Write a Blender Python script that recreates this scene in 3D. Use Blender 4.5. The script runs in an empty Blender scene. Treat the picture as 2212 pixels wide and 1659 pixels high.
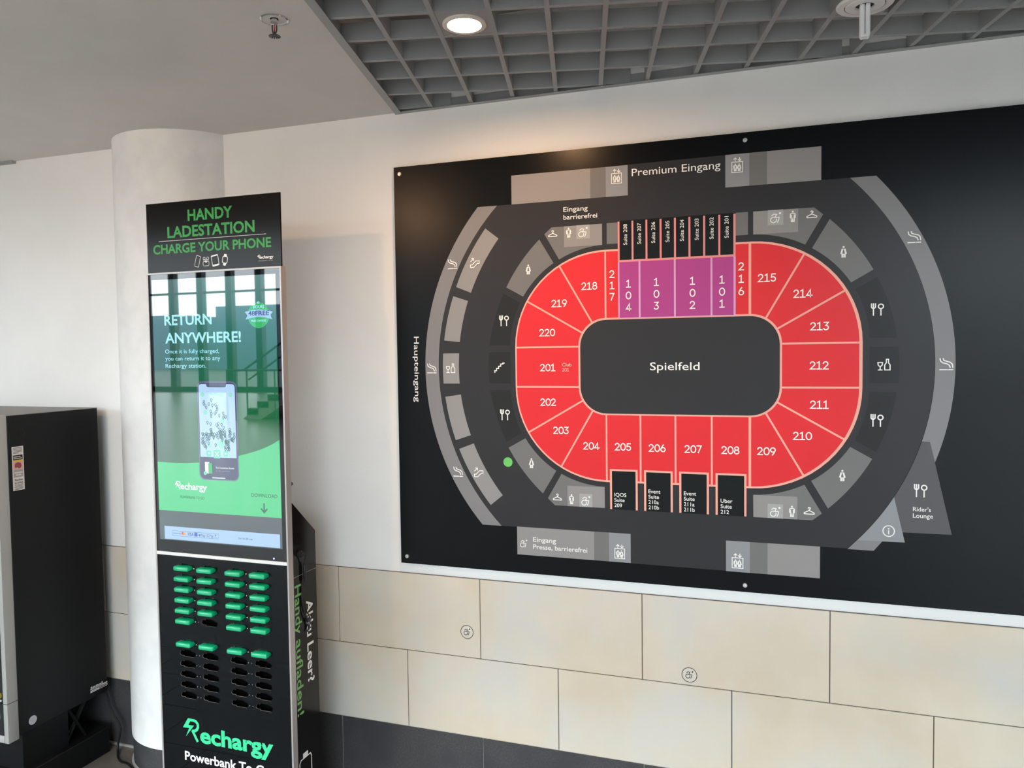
import bpy, bmesh, math, random
from mathutils import Vector, Matrix
from mathutils.geometry import tessellate_polygon

random.seed(7)
scene = bpy.context.scene
COL = scene.collection
PI = math.pi

# ------------------------------------------------------------------ camera
# world frame: x along the map wall to the right, y into the wall (tile face at y = 0), z up, floor at z = 0
CAM_POS = Vector((0.5618, -2.5942, 1.7419))
YAW, PITCH, ROLL = -0.3292, -0.0429, -0.0131
fwd = Vector((math.sin(YAW) * math.cos(PITCH), math.cos(YAW) * math.cos(PITCH), math.sin(PITCH)))
rgt = Vector((math.cos(YAW), -math.sin(YAW), 0))
upv = rgt.cross(fwd)
r2 = math.cos(ROLL) * rgt + math.sin(ROLL) * upv
u2 = -math.sin(ROLL) * rgt + math.cos(ROLL) * upv
cam_data = bpy.data.cameras.new('camera')
cam_data.sensor_fit = 'HORIZONTAL'
cam_data.sensor_width = 36.0
cam_data.lens = 1645.58 / 2212 * 36.0
cam_data.clip_end = 500
cam = bpy.data.objects.new('camera', cam_data)
COL.objects.link(cam)
cam.matrix_world = Matrix(((r2.x, u2.x, -fwd.x, CAM_POS.x), (r2.y, u2.y, -fwd.y, CAM_POS.y),
                           (r2.z, u2.z, -fwd.z, CAM_POS.z), (0, 0, 0, 1)))
scene.camera = cam

# ------------------------------------------------------------------ sky, window portals, exposure
world = bpy.data.worlds.new('overcast_sky')
scene.world = world
world.use_nodes = True
bg = world.node_tree.nodes['Background']
bg.inputs[0].default_value = (0.89, 0.93, 1.0, 1)
bg.inputs[1].default_value = 20.5


def portal(name, x0, x1, z0, z1, y):
    d = bpy.data.lights.new(name, 'AREA')
    d.shape = 'RECTANGLE'
    d.size = x1 - x0
    d.size_y = z1 - z0
    d.cycles.is_portal = True
    o = bpy.data.objects.new(name, d)
    COL.objects.link(o)
    o.location = ((x0 + x1) / 2, y, (z0 + z1) / 2)
    o.rotation_euler = (PI / 2, 0, 0)      # faces +y, into the hall
    return o


FAC_Y = -28.0
WIN_L = (-36.866, -16.898)
WIN_R = (5.0, 19.976)
WIN_H = 11.5
portal('window_portal_west', WIN_L[0], WIN_L[1], 0.1, WIN_H, FAC_Y + 0.3)
portal('window_portal_east', WIN_R[0], WIN_R[1], 0.1, WIN_H, FAC_Y + 0.3)

ROOF_X, ROOF_Y = (-16.0, 8.0), (-19.0, -6.0)  # unseen skylight opening, added to brighten the upper wall and ceiling
roof_portal = portal('added_skylight_portal', ROOF_X[0], ROOF_X[1], ROOF_Y[0], ROOF_Y[1], 0)
roof_portal.location = (sum(ROOF_X) / 2, sum(ROOF_Y) / 2, 11.9)
roof_portal.rotation_euler = (0, 0, 0)      # faces down

LAMP_STRENGTH = 520.0
LAMP_COLOR = (1.0, 0.57, 0.28)
scene.view_settings.view_transform = 'Standard'
scene.view_settings.look = 'None'
scene.view_settings.exposure = 0.0
scene.view_settings.gamma = 1.0
scene.view_settings.use_curve_mapping = False
scene.cycles.use_denoising = True
scene.cycles.max_bounces = 10
scene.cycles.diffuse_bounces = 8
scene.cycles.glossy_bounces = 4
scene.cycles.transparent_max_bounces = 12
scene.cycles.sample_clamp_indirect = 8.0


# ------------------------------------------------------------------ materials
def mat(name, color, rough=0.5, metal=0.0, spec=0.5, emit=None, estr=0.0, coat=0.0):
    m = bpy.data.materials.new(name)
    m.use_nodes = True
    b = m.node_tree.nodes['Principled BSDF']
    b.inputs['Base Color'].default_value = (*color, 1)
    b.inputs['Roughness'].default_value = rough
    b.inputs['Metallic'].default_value = metal
    b.inputs['Specular IOR Level'].default_value = spec
    if coat:
        b.inputs['Coat Weight'].default_value = coat
        b.inputs['Coat Roughness'].default_value = 0.03
    if emit is not None:
        b.inputs['Emission Color'].default_value = (*emit, 1)
        b.inputs['Emission Strength'].default_value = estr
    return m


def nodes_of(m):
    t = m.node_tree
    return t, t.nodes, t.links, t.nodes['Principled BSDF']


def speckled(name, c1, c2, scale, rough, c3=None, scale3=3.0, bump=0.0, detail=4.0, lo=0.4, hi=0.6, spec=0.5):
    """two noise scales mixed into the colour, optional fine bump; coordinates are world positions"""
    m = mat(name, c1, rough, spec=spec)
    t, N, L, b = nodes_of(m)
    geo = N.new('ShaderNodeNewGeometry')
    n1 = N.new('ShaderNodeTexNoise')
    n1.inputs['Scale'].default_value = scale
    n1.inputs['Detail'].default_value = detail
    L.new(geo.outputs['Position'], n1.inputs['Vector'])
    r1 = N.new('ShaderNodeValToRGB')
    r1.color_ramp.elements[0].position = lo
    r1.color_ramp.elements[1].position = hi
    r1.color_ramp.elements[0].color = (*c1, 1)
    r1.color_ramp.elements[1].color = (*c2, 1)
    L.new(n1.outputs['Fac'], r1.inputs['Fac'])
    out = r1.outputs['Color']
    if c3 is not None:
        n2 = N.new('ShaderNodeTexNoise')
        n2.inputs['Scale'].default_value = scale3
        n2.inputs['Detail'].default_value = 3.0
        L.new(geo.outputs['Position'], n2.inputs['Vector'])
        r2_ = N.new('ShaderNodeValToRGB')
        r2_.color_ramp.elements[0].position = 0.42
        r2_.color_ramp.elements[1].position = 0.64
        L.new(n2.outputs['Fac'], r2_.inputs['Fac'])
        mx = N.new('ShaderNodeMix')
        mx.data_type = 'RGBA'
        L.new(r2_.outputs['Color'], mx.inputs['Factor'])
        L.new(out, mx.inputs['A'])
        mx.inputs['B'].default_value = (*c3, 1)
        out = mx.outputs['Result']
    L.new(out, b.inputs['Base Color'])
    if bump:
        bp = N.new('ShaderNodeBump')
        bp.inputs['Strength'].default_value = bump
        bp.inputs['Distance'].default_value = 0.002
        nb = N.new('ShaderNodeTexNoise')
        nb.inputs['Scale'].default_value = 220
        L.new(geo.outputs['Position'], nb.inputs['Vector'])
        L.new(nb.outputs['Fac'], bp.inputs['Height'])
        L.new(bp.outputs['Normal'], b.inputs['Normal'])
    return m


M = {}
M['paint'] = speckled('white_wall_paint', (0.855, 0.85, 0.84), (0.88, 0.875, 0.865), 3.0, 0.75, bump=0.15)
M['pillar'] = speckled('scuffed_white_paint', (0.86, 0.86, 0.855), (0.80, 0.805, 0.81), 9.0, 0.6, bump=0.25, detail=8)
M['plaster'] = speckled('ceiling_plaster', (0.66, 0.62, 0.59), (0.68, 0.64, 0.61), 5.0, 0.85, bump=0.1)
M['beige'] = speckled('beige_stone_tile', (0.64, 0.55, 0.43), (0.73, 0.655, 0.545), 2.8, 0.45,
                      c3=(0.63, 0.61, 0.57), scale3=2.4, bump=0.08, detail=7, lo=0.35, hi=0.7)
M['basalt'] = speckled('dark_speckled_tile', (0.050, 0.050, 0.053), (0.075, 0.075, 0.078), 160.0, 0.5,
                       c3=(0.042, 0.042, 0.046), scale3=6.0, bump=0.1, lo=0.45, hi=0.7)
M['grout'] = mat('grey_grout', (0.13, 0.125, 0.12), 0.9)
M['grout_light'] = mat('light_grout', (0.36, 0.35, 0.34), 0.9)
M['slate'] = speckled('slate_floor_tile', (0.145, 0.128, 0.115), (0.18, 0.16, 0.145), 20.0, 0.3,
                      c3=(0.13, 0.116, 0.105), scale3=2.0, bump=0.2)
M['grid'] = mat('grey_ceiling_grid', (0.33, 0.335, 0.34), 0.45)
M['gridplate'] = mat('grey_lamp_plate', (0.34, 0.33, 0.32), 0.5)
M['void'] = mat('ceiling_void_concrete', (0.38, 0.345, 0.30), 0.9)
M['white'] = mat('white_plastic', (0.82, 0.81, 0.79), 0.4)
M['tube'] = mat('frosted_lamp_tube', (0.88, 0.90, 0.92), 0.25)
M['glow'] = mat('lit_lamp_glass', (0.9, 0.85, 0.75), 0.4, emit=LAMP_COLOR, estr=LAMP_STRENGTH)
M['lampring'] = mat('lamp_ring', (0.75, 0.70, 0.62), 0.35)
M['chrome'] = mat('chrome', (0.75, 0.76, 0.77), 0.12, 1.0)
M['brassy'] = mat('dull_sprinkler_metal', (0.13, 0.12, 0.11), 0.35, 1.0)
M['redglass'] = mat('red_glass_bulb', (0.55, 0.02, 0.03), 0.1)
M['steel'] = mat('brushed_steel', (0.62, 0.63, 0.64), 0.35, 0.9)
# map board prints
M['bblack'] = mat('board_black', (0.004, 0.005, 0.0065), 0.27, spec=0.15)
M['bedge'] = mat('board_edge', (0.55, 0.57, 0.6), 0.4)
M['bgrey'] = mat('print_dark_grey', (0.037, 0.037, 0.041), 0.27, spec=0.15)
M['bring'] = mat('print_ring_grey', (0.24, 0.235, 0.245), 0.27, spec=0.15)
M['blight'] = mat('print_light_grey', (0.30, 0.29, 0.29), 0.27, spec=0.15)
M['bmid'] = mat('print_mid_grey', (0.185, 0.185, 0.185), 0.27, spec=0.15)
M['blift'] = mat('print_lift_grey', (0.29, 0.30, 0.32), 0.27, spec=0.15)
M['bpale'] = mat('print_pale_grey', (0.40, 0.40, 0.40), 0.27, spec=0.15)
M['blounge'] = mat('print_lounge_grey', (0.105, 0.103, 0.11), 0.27, spec=0.15)
M['bdark'] = mat('print_charcoal', (0.026, 0.027, 0.028), 0.27, spec=0.15)
M['bsuite'] = mat('print_suite_black', (0.010, 0.012, 0.013), 0.27, spec=0.15)
M['bred'] = mat('print_red', (0.76, 0.036, 0.045), 0.27, spec=0.15)
M['bsalmon'] = mat('print_salmon_line', (0.90, 0.43, 0.35), 0.27, spec=0.15)
M['bpink'] = mat('print_pink_line', (0.80, 0.30, 0.30), 0.27, spec=0.15)
M['bpurple'] = mat('print_purple', (0.44, 0.065, 0.27), 0.27, spec=0.15)
M['blilac'] = mat('print_lilac_line', (0.74, 0.38, 0.66), 0.27, spec=0.15)
M['bwhite'] = mat('print_white', (0.90, 0.89, 0.87), 0.27, spec=0.15)
M['bpinkwhite'] = mat('print_pale_pink', (0.92, 0.62, 0.57), 0.27, spec=0.15)
M['bgreen'] = mat('print_green_dot', (0.16, 0.56, 0.14), 0.27, spec=0.22)
M['ink'] = mat('black_ink', (0.012, 0.012, 0.013), 0.5)
M['sticker'] = mat('clear_sticker', (0.68, 0.63, 0.55), 0.3)
# kiosk
M['kglass'] = mat('black_kiosk_glass', (0.0045, 0.0055, 0.0065), 0.015, spec=0.32)
M['kframe'] = mat('silver_kiosk_frame', (0.46, 0.435, 0.425), 0.35, 0.3)
M['kstrip'] = mat('white_divider_strip', (0.86, 0.87, 0.87), 0.4)
M['kbox'] = mat('black_gloss_box', (0.007, 0.007, 0.007), 0.12, spec=0.25)
M['kpanel'] = mat('black_kiosk_panel', (0.004, 0.005, 0.006), 0.02, spec=0.11)
M['kslot'] = mat('slot_black', (0.0012, 0.0012, 0.0012), 0.8, spec=0.02)
M['kedge'] = mat('cut_panel_edge', (0.30, 0.31, 0.31), 0.3)
M['bank'] = mat('green_power_bank', (0.006, 0.50, 0.235), 0.2, coat=0.5)
M['bankdark'] = mat('dark_green_power_bank_cap', (0.004, 0.16, 0.085), 0.3)
M['kgreen'] = mat('print_mint_green', (0.05, 0.70, 0.33), 0.35)
M['hgreen'] = mat('print_header_green', (0.05, 0.36, 0.08), 0.3, spec=0.2)
M['sgreen'] = mat('print_side_green', (0.17, 0.46, 0.13), 0.35)
M['hblack'] = mat('header_black_gloss', (0.0085, 0.0075, 0.0065), 0.16, spec=0.10)
M['rubber'] = mat('black_rubber', (0.008, 0.008, 0.009), 0.45)
M['ledwhite'] = mat('led_white', (0.8, 0.8, 0.7), 0.4, emit=(1, 0.95, 0.75), estr=0.45)
M['ledoff'] = mat('led_dim', (0.35, 0.35, 0.36), 0.4)
M['ledblue'] = mat('led_blue', (0.5, 0.5, 0.9), 0.4, emit=(0.35, 0.35, 1.0), estr=2.0)
# machine
M['mblack'] = mat('machine_black', (0.006, 0.0063, 0.0068), 0.42, spec=0.22)
M['msilver'] = mat('machine_silver', (0.40, 0.40, 0.385), 0.45, 0.15)
M['mtop'] = mat('machine_top_grey', (0.26, 0.255, 0.245), 0.6)
M['mglass'] = mat('machine_front_black', (0.012, 0.014, 0.016), 0.12)
M['brass'] = mat('yellow_brass', (0.75, 0.60, 0.12), 0.3, 0.6)
M['labelwhite'] = mat('label_white', (0.72, 0.68, 0.67), 0.5)
M['labelgrey'] = mat('label_grey', (0.36, 0.35, 0.34), 0.5)
M['labelyellow'] = mat('label_yellow', (0.70, 0.48, 0.06), 0.5)
M['labelpink'] = mat('label_pink', (0.70, 0.36, 0.34), 0.5)
M['labelred'] = mat('label_dark_red', (0.30, 0.05, 0.07), 0.5)
M['labelsilver'] = mat('label_silver', (0.52, 0.52, 0.58), 0.4)
M['labeltext'] = mat('label_text', (0.10, 0.09, 0.09), 0.5)
# hall
M['hallwall'] = mat('hall_wall_white', (0.55, 0.54, 0.52), 0.8)
M['hallroof'] = mat('hall_roof_grey', (0.72, 0.71, 0.69), 0.85)
M['mullion'] = mat('mullion_grey', (0.05, 0.06, 0.07), 0.5)
M['plaza'] = mat('plaza_paving', (0.07, 0.08, 0.08), 0.8)
M['facade_far'] = mat('far_building_blue', (0.09, 0.15, 0.21), 0.6)
M['hedge'] = mat('far_hedge', (0.03, 0.05, 0.03), 0.9)


def screen_mat(name, color, strength=1.0):
    return mat(name, (0.003, 0.004, 0.004), 0.015, spec=0.85, emit=color, estr=strength)


# window glass: mostly clear, slightly reflecting
mg = bpy.data.materials.new('window_glass')
mg.use_nodes = True
nt = mg.node_tree
nt.nodes.clear()
o_ = nt.nodes.new('ShaderNodeOutputMaterial')
mx_ = nt.nodes.new('ShaderNodeMixShader')
tr_ = nt.nodes.new('ShaderNodeBsdfTransparent')
gl_ = nt.nodes.new('ShaderNodeBsdfGlossy')
tr_.inputs[0].default_value = (0.93, 0.97, 0.96, 1)
gl_.inputs['Roughness'].default_value = 0.02
mx_.inputs[0].default_value = 0.07
nt.links.new(tr_.outputs[0], mx_.inputs[1])
nt.links.new(gl_.outputs[0], mx_.inputs[2])
nt.links.new(mx_.outputs[0], o_.inputs[0])
M['winglass'] = mg

# ------------------------------------------------------------------ geometry helpers
WORLD_AT = {}


def setp(o, label=None, category=None, group=None, kind=None):
    if label:
        o['label'] = label
    if category:
        o['category'] = category
    if group:
        o['group'] = group
    if kind:
        o['kind'] = kind
    return o


def empty(name, loc, **kw):
    o = bpy.data.objects.new(name, None)
    COL.objects.link(o)
    o.location = loc
    o.empty_display_size = 0.05
    WORLD_AT[o] = Vector(loc)
    return setp(o, **kw)


def obj(name, geo, material, parent=None, smooth=False, loc=None, **kw):
    """geo = (verts, faces) in world coordinates; loc gives the origin"""
    v, f = geo
    if parent is not None:
        base = WORLD_AT[parent]
        org = base
    else:
        base = Vector((0, 0, 0))
        org = Vector(loc) if loc is not None else base
    me = bpy.data.meshes.new(name)
    me.from_pydata([tuple(Vector(q) - org) for q in v], [], f)
    me.materials.append(M[material] if isinstance(material, str) else material)
    if smooth:
        me.shade_smooth()
        me.set_sharp_from_angle(angle=math.radians(35))
    me.update()
    o = bpy.data.objects.new(name, me)
    COL.objects.link(o)
    if parent is not None:
        o.parent = parent
        WORLD_AT[o] = org
    else:
        o.location = org
        WORLD_AT[o] = org
    return setp(o, **kw)


def join(*geos):
    V, Fc = [], []
    for v, f in geos:
        n = len(V)
        V += [tuple(q) for q in v]
        Fc += [tuple(i + n for i in fc) for fc in f]
    return V, Fc


def box(x0, x1, y0, y1, z0, z1):
    v = [(x0, y0, z0), (x1, y0, z0), (x1, y1, z0), (x0, y1, z0), (x0, y0, z1), (x1, y0, z1), (x1, y1, z1), (x0, y1, z1)]
    f = [(0, 3, 2, 1), (4, 5, 6, 7), (0, 1, 5, 4), (1, 2, 6, 5), (2, 3, 7, 6), (3, 0, 4, 7)]
    return v, f


def bevel_box(x0, x1, y0, y1, z0, z1, r, seg=2):
    v, f = box(x0, x1, y0, y1, z0, z1)
    bm = bmesh.new()
    vs = [bm.verts.new(q) for q in v]
    for fc in f:
        bm.faces.new([vs[i] for i in fc])
    bmesh.ops.bevel(bm, geom=list(bm.edges), offset=r, segments=seg, profile=0.5, affect='EDGES')
    bm.verts.index_update()
    V = [tuple(q.co) for q in bm.verts]
    Fc = [tuple(q.index for q in fc.verts) for fc in bm.faces]
    bm.free()
    return V, Fc


def lathe(center, axis, prof, n=24, caps=True):
    """prof: list of (radius, height along axis)"""
    a = Vector(axis).normalized()
    t = Vector((1, 0, 0)) if abs(a.x) < 0.9 else Vector((0, 1, 0))
    e1 = (t - a * t.dot(a)).normalized()
    e2 = a.cross(e1)
    c = Vector(center)
    V, Fc = [], []
    for r, h in prof:
        for k in range(n):
            q = 2 * PI * k / n
            V.append(tuple(c + a * h + (e1 * math.cos(q) + e2 * math.sin(q)) * r))
    for i in range(len(prof) - 1):
        for k in range(n):
            k2 = (k + 1) % n
            Fc.append((i * n + k, i * n + k2, (i + 1) * n + k2, (i + 1) * n + k))
    if caps and prof[0][0] > 1e-6:
        Fc.append(tuple(reversed(range(n))))
    if caps and prof[-1][0] > 1e-6:
        Fc.append(tuple(range((len(prof) - 1) * n, len(prof) * n)))
    return V, Fc


def tube(path, r, n=8):
    P = [Vector(q) for q in path]
    V, Fc = [], []
    prev = None
    for i, q in enumerate(P):
        d = (P[min(i + 1, len(P) - 1)] - P[max(i - 1, 0)]).normalized()
        if prev is None:
            t = Vector((0, 0, 1)) if abs(d.z) < 0.9 else Vector((1, 0, 0))
            e1 = (t - d * t.dot(d)).normalized()
        else:
            e1 = (prev - d * prev.dot(d)).normalized()
        prev = e1
        e2 = d.cross(e1)
        for k in range(n):
            a = 2 * PI * k / n
            V.append(tuple(q + (e1 * math.cos(a) + e2 * math.sin(a)) * r))
    for i in range(len(P) - 1):
        for k in range(n):
            k2 = (k + 1) % n
            Fc.append((i * n + k, i * n + k2, (i + 1) * n + k2, (i + 1) * n + k))
    Fc.append(tuple(reversed(range(n))))
    Fc.append(tuple(range((len(P) - 1) * n, len(P) * n)))
    return V, Fc


def smooth_path(pts, n=6):
    P = [Vector(q) for q in pts]
    out = []
    for i in range(len(P) - 1):
        p0, p1, p2, p3 = P[max(i - 1, 0)], P[i], P[i + 1], P[min(i + 2, len(P) - 1)]
        for k in range(n):
            t = k / n
            out.append(0.5 * ((2 * p1) + (p2 - p0) * t + (2 * p0 - 5 * p1 + 4 * p2 - p3) * t * t + (3 * p1 - p0 - 3 * p2 + p3) * t ** 3))
    out.append(P[-1])
    return out


def prism(poly, z0, z1):
    """extrude a 2D xy polygon between two heights"""
    n = len(poly)
    V = [(x, y, z0) for x, y in poly] + [(x, y, z1) for x, y in poly]
    area = sum(poly[i][0] * poly[(i + 1) % n][1] - poly[(i + 1) % n][0] * poly[i][1] for i in range(n))
    idx = list(range(n)) if area > 0 else list(reversed(range(n)))
    Fc = [tuple(reversed(idx)), tuple(i + n for i in idx)]
    for k in range(n):
        a, b = idx[k], idx[(k + 1) % n]
        Fc.append((a, b, b + n, a + n))
    return V, Fc


# ---- flat prints: 2D shapes laid on a plane (origin, u, v, normal)
class Plane:
    def __init__(self, origin, u, v):
        self.o, self.u, self.v = Vector(origin), Vector(u), Vector(v)
        self.n = self.u.cross(self.v)

    def put(self, geo2, layer=0.0):
        v, f = geo2
        off = self.n * layer
        return [tuple(self.o + self.u * q[0] + self.v * q[1] + off + self.n * (q[2] if len(q) > 2 else 0.0)) for q in v], f


def mm(v, k=0.001):
    return [(q[0] * k, q[1] * k) + tuple(q[2:]) for q in v]


def poly2(pts, holes=()):
    loops = [[Vector((a, b, 0)) for a, b in pts]] + [[Vector((a, b, 0)) for a, b in h] for h in holes]
    tris = tessellate_polygon(loops)
    V = [(q.x, q.y) for lp in loops for q in lp]
    Fc = []
    for a, b, c in tris:
        ax = (V[b][0] - V[a][0]) * (V[c][1] - V[a][1]) - (V[c][0] - V[a][0]) * (V[b][1] - V[a][1])
        if abs(ax) < 1e-14:
            continue
        Fc.append((a, b, c) if ax > 0 else (a, c, b))
    return V, Fc


def rect2(x0, x1, y0, y1):
    return [(x0, y0), (x1, y0), (x1, y1), (x0, y1)], [(0, 1, 2, 3)]


def disc2(cx, cy, r, n=28):
    return [(cx + r * math.cos(2 * PI * k / n), cy + r * math.sin(2 * PI * k / n)) for k in range(n)], [tuple(range(n))]


def ring2(cx, cy, r, w, n=36):
    return stroke2([(cx + r * math.cos(2 * PI * k / n), cy + r * math.sin(2 * PI * k / n)) for k in range(n)], w, closed=True, caps=False)


def stroke2(pts, w, closed=False, caps=True):
    """a mitred ribbon along a polyline, no overlapping faces"""
    P = []
    for a, b in pts:
        if not P or (Vector((a, b)) - P[-1]).length > 1e-9:
            P.append(Vector((a, b)))
    if len(P) > 2 and (P[0] - P[-1]).length < 1e-6 * max(1.0, P[0].length):
        P.pop()
        closed = True
    n = len(P)
    if caps and not closed:
        P[0] = P[0] + (P[0] - P[1]).normalized() * (w * 0.42)
        P[-1] = P[-1] + (P[-1] - P[-2]).normalized() * (w * 0.42)
    L_s, R_s = [], []
    for i in range(n):
        a = P[i - 1] if (i > 0 or closed) else None
        b = P[(i + 1) % n] if (i < n - 1 or closed) else None
        d0 = (P[i] - a).normalized() if a is not None else None
        d1 = (b - P[i]).normalized() if b is not None else None
        if d0 is None:
            d0 = d1
        if d1 is None:
            d1 = d0
        n0, n1 = Vector((-d0.y, d0.x)), Vector((-d1.y, d1.x))
        m_ = n0 + n1
        m_ = n0 if m_.length < 1e-6 else m_.normalized()
        k = (w / 2) / max(0.45, m_.dot(n0))
        L_s.append(tuple(P[i] + m_ * k))
        R_s.append(tuple(P[i] - m_ * k))
    V = L_s + R_s
    Fc = []
    for i in range(n if closed else n - 1):
        j = (i + 1) % n
        Fc.append((i + n, j + n, j, i))
    return V, Fc


def rrect_pts(x0, x1, y0, y1, r, n=6):
    out = []
    for cx, cy, a0 in ((x1 - r, y1 - r, 0), (x0 + r, y1 - r, 90), (x0 + r, y0 + r, 180), (x1 - r, y0 + r, 270)):
        for k in range(n + 1):
            a = math.radians(a0 + 90 * k / n)
            out.append((cx + r * math.cos(a), cy + r * math.sin(a)))
    return out


def arc_pts(cx, cy, r, a0, a1, n=10):
    return [(cx + r * math.cos(math.radians(a0 + (a1 - a0) * k / n)), cy + r * math.sin(math.radians(a0 + (a1 - a0) * k / n)))
            for k in range(n + 1)]


def arc_between(c, p, q, n=12):
    """points from p to q turning about c, radius blended between the two"""
    a0 = math.atan2(p[1] - c[1], p[0] - c[0])
    a1 = math.atan2(q[1] - c[1], q[0] - c[0])
    while a1 - a0 > PI:
        a1 -= 2 * PI
    while a1 - a0 < -PI:
        a1 += 2 * PI
    r0, r1 = math.hypot(p[0] - c[0], p[1] - c[1]), math.hypot(q[0] - c[0], q[1] - c[1])
    return [(c[0] + (r0 + (r1 - r0) * k / n) * math.cos(a0 + (a1 - a0) * k / n),
             c[1] + (r0 + (r1 - r0) * k / n) * math.sin(a0 + (a1 - a0) * k / n)) for k in range(n + 1)]


_text_cache = {}


def text_raw(s, bold):
    key = (s, bold)
    if key not in _text_cache:
        c = bpy.data.curves.new('lettering', 'FONT')
        c.body = s
        c.offset = bold
        c.resolution_u = 3
        o = bpy.data.objects.new('lettering', c)
        me = bpy.data.meshes.new_from_object(o)
        V = [(q.co.x, q.co.y) for q in me.vertices]
        Fc = []
        for p in me.polygons:
            ids = tuple(p.vertices)
            a = sum(V[ids[i]][0] * V[ids[(i + 1) % len(ids)]][1] - V[ids[(i + 1) % len(ids)]][0] * V[ids[i]][1] for i in range(len(ids)))
            Fc.append(ids if a > 0 else tuple(reversed(ids)))
        bpy.data.objects.remove(o)
        bpy.data.curves.remove(c)
        bpy.data.meshes.remove(me)
        _text_cache[key] = (V, Fc)
    return _text_cache[key]


CAP = 0.68   # cap height of the built-in face per unit size


def text2(s, x, y, cap=None, width=None, align='L', bold=0.006):
    """lettering whose baseline starts at (x, y); cap = capital height, width = total width"""
    V, Fc = text_raw(s, bold)
    xs = [q[0] for q in V]
    w = max(xs) - min(xs)
    if cap is None:
        k = width / w
        kx = ky = k
    else:
        ky = cap / CAP
        kx = width / w if width else ky
    W = w * kx
    x0 = x if align == 'L' else (x - W / 2 if align == 'C' else x - W)
    return [(x0 + (a - min(xs)) * kx, y + b * ky) for a, b in V], Fc


def digit_strokes(ch):
    e = lambda cx, cy, rx, ry, a0, a1, n=12: [(cx + rx * math.cos(math.radians(a0 + (a1 - a0) * k / n)),
                                              cy + ry * math.sin(math.radians(a0 + (a1 - a0) * k / n))) for k in range(n + 1)]
    if ch == '0':
        return [e(0.37, 0.5, 0.30, 0.43, 0, 360, 24)]
    if ch == '1':
        return [[(0.12, 0.80), (0.34, 0.93), (0.34, 0.07)], [(0.08, 0.07), (0.60, 0.07)]]
    if ch == '2':
        return [e(0.34, 0.68, 0.25, 0.25, 165, -35, 12) + [(0.10, 0.07), (0.64, 0.07)]]
    if ch == '3':
        return [[(0.12, 0.93), (0.58, 0.93), (0.32, 0.58)] + e(0.32, 0.325, 0.27, 0.255, 88, -155, 12)]
    if ch == '4':
        return [[(0.48, 0.07), (0.48, 0.93), (0.08, 0.27), (0.68, 0.27)]]
    if ch == '5':
        return [[(0.58, 0.93), (0.18, 0.93), (0.14, 0.53)] + e(0.34, 0.33, 0.26, 0.26, 125, -150, 12)]
    if ch == '6':
        return [e(0.36, 0.33, 0.27, 0.26, 0, 360, 20), [(0.13, 0.46), (0.26, 0.74), (0.42, 0.94)]]
    if ch == '7':
        return [[(0.08, 0.93), (0.60, 0.93), (0.24, 0.07)]]
    if ch == '8':
        return [e(0.36, 0.30, 0.27, 0.235, 0, 360, 20), e(0.36, 0.725, 0.22, 0.205, 0, 360, 20)]
    if ch == '9':
        return [e(0.36, 0.67, 0.27, 0.26, 0, 360, 20), [(0.59, 0.54), (0.46, 0.26), (0.30, 0.06)]]
    return []


def number2(s, cx, cy, h, w=0.135):
    adv = [0.70 if c != '1' else 0.66 for c in s]
    tot = sum(adv) * h + 0.04 * h * (len(s) - 1)
    x = cx - tot / 2
    gs = []
    for c, a in zip(s, adv):
        for st in digit_strokes(c):
            gs.append(stroke2([(x + p[0] * h, cy - h / 2 + p[1] * h) for p in st], w * h))
        x += (a + 0.04) * h
    return join2(*gs)


def join2(*gs):
    """members are stacked a hair apart so that strokes may cross"""
    V, Fc = [], []
    for k, (v, f) in enumerate(gs):
        n = len(V)
        V += [(q[0], q[1], (q[2] if len(q) > 2 else 0.0) + 0.00002 * (k % 6)) for q in v]
        Fc += [tuple(i + n for i in fc) for fc in f]
    return V, Fc


# ---- pictograms: strokes in a box of height 1
def person_strokes(x, skirt):
    if skirt:
        return [[(x + .13, .74), (x + .37, .74), (x + .47, .36), (x + .38, .34), (x + .38, .05)], [(x + .13, .74), (x + .03, .36), (x + .12, .34), (x + .12, .05)],
                [(x + .12, .05), (x + .20, .05), (x + .20, .30), (x + .30, .30), (x + .30, .05), (x + .38, .05)], [(x + .17, .66), (x + .10, .36)], [(x + .33, .66), (x + .40, .36)]]
    return [[(x + .05, .40), (x + .05, .70), (x + .11, .76), (x + .39, .76), (x + .45, .70), (x + .45, .40), (x + .37, .40)], [(x + .05, .40), (x + .13, .40), (x + .13, .05), (x + .21, .05), (x + .25, .36), (x + .29, .05), (x + .37, .05), (x + .37, .62)], [(x + .13, .40), (x + .13, .62)]]


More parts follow.
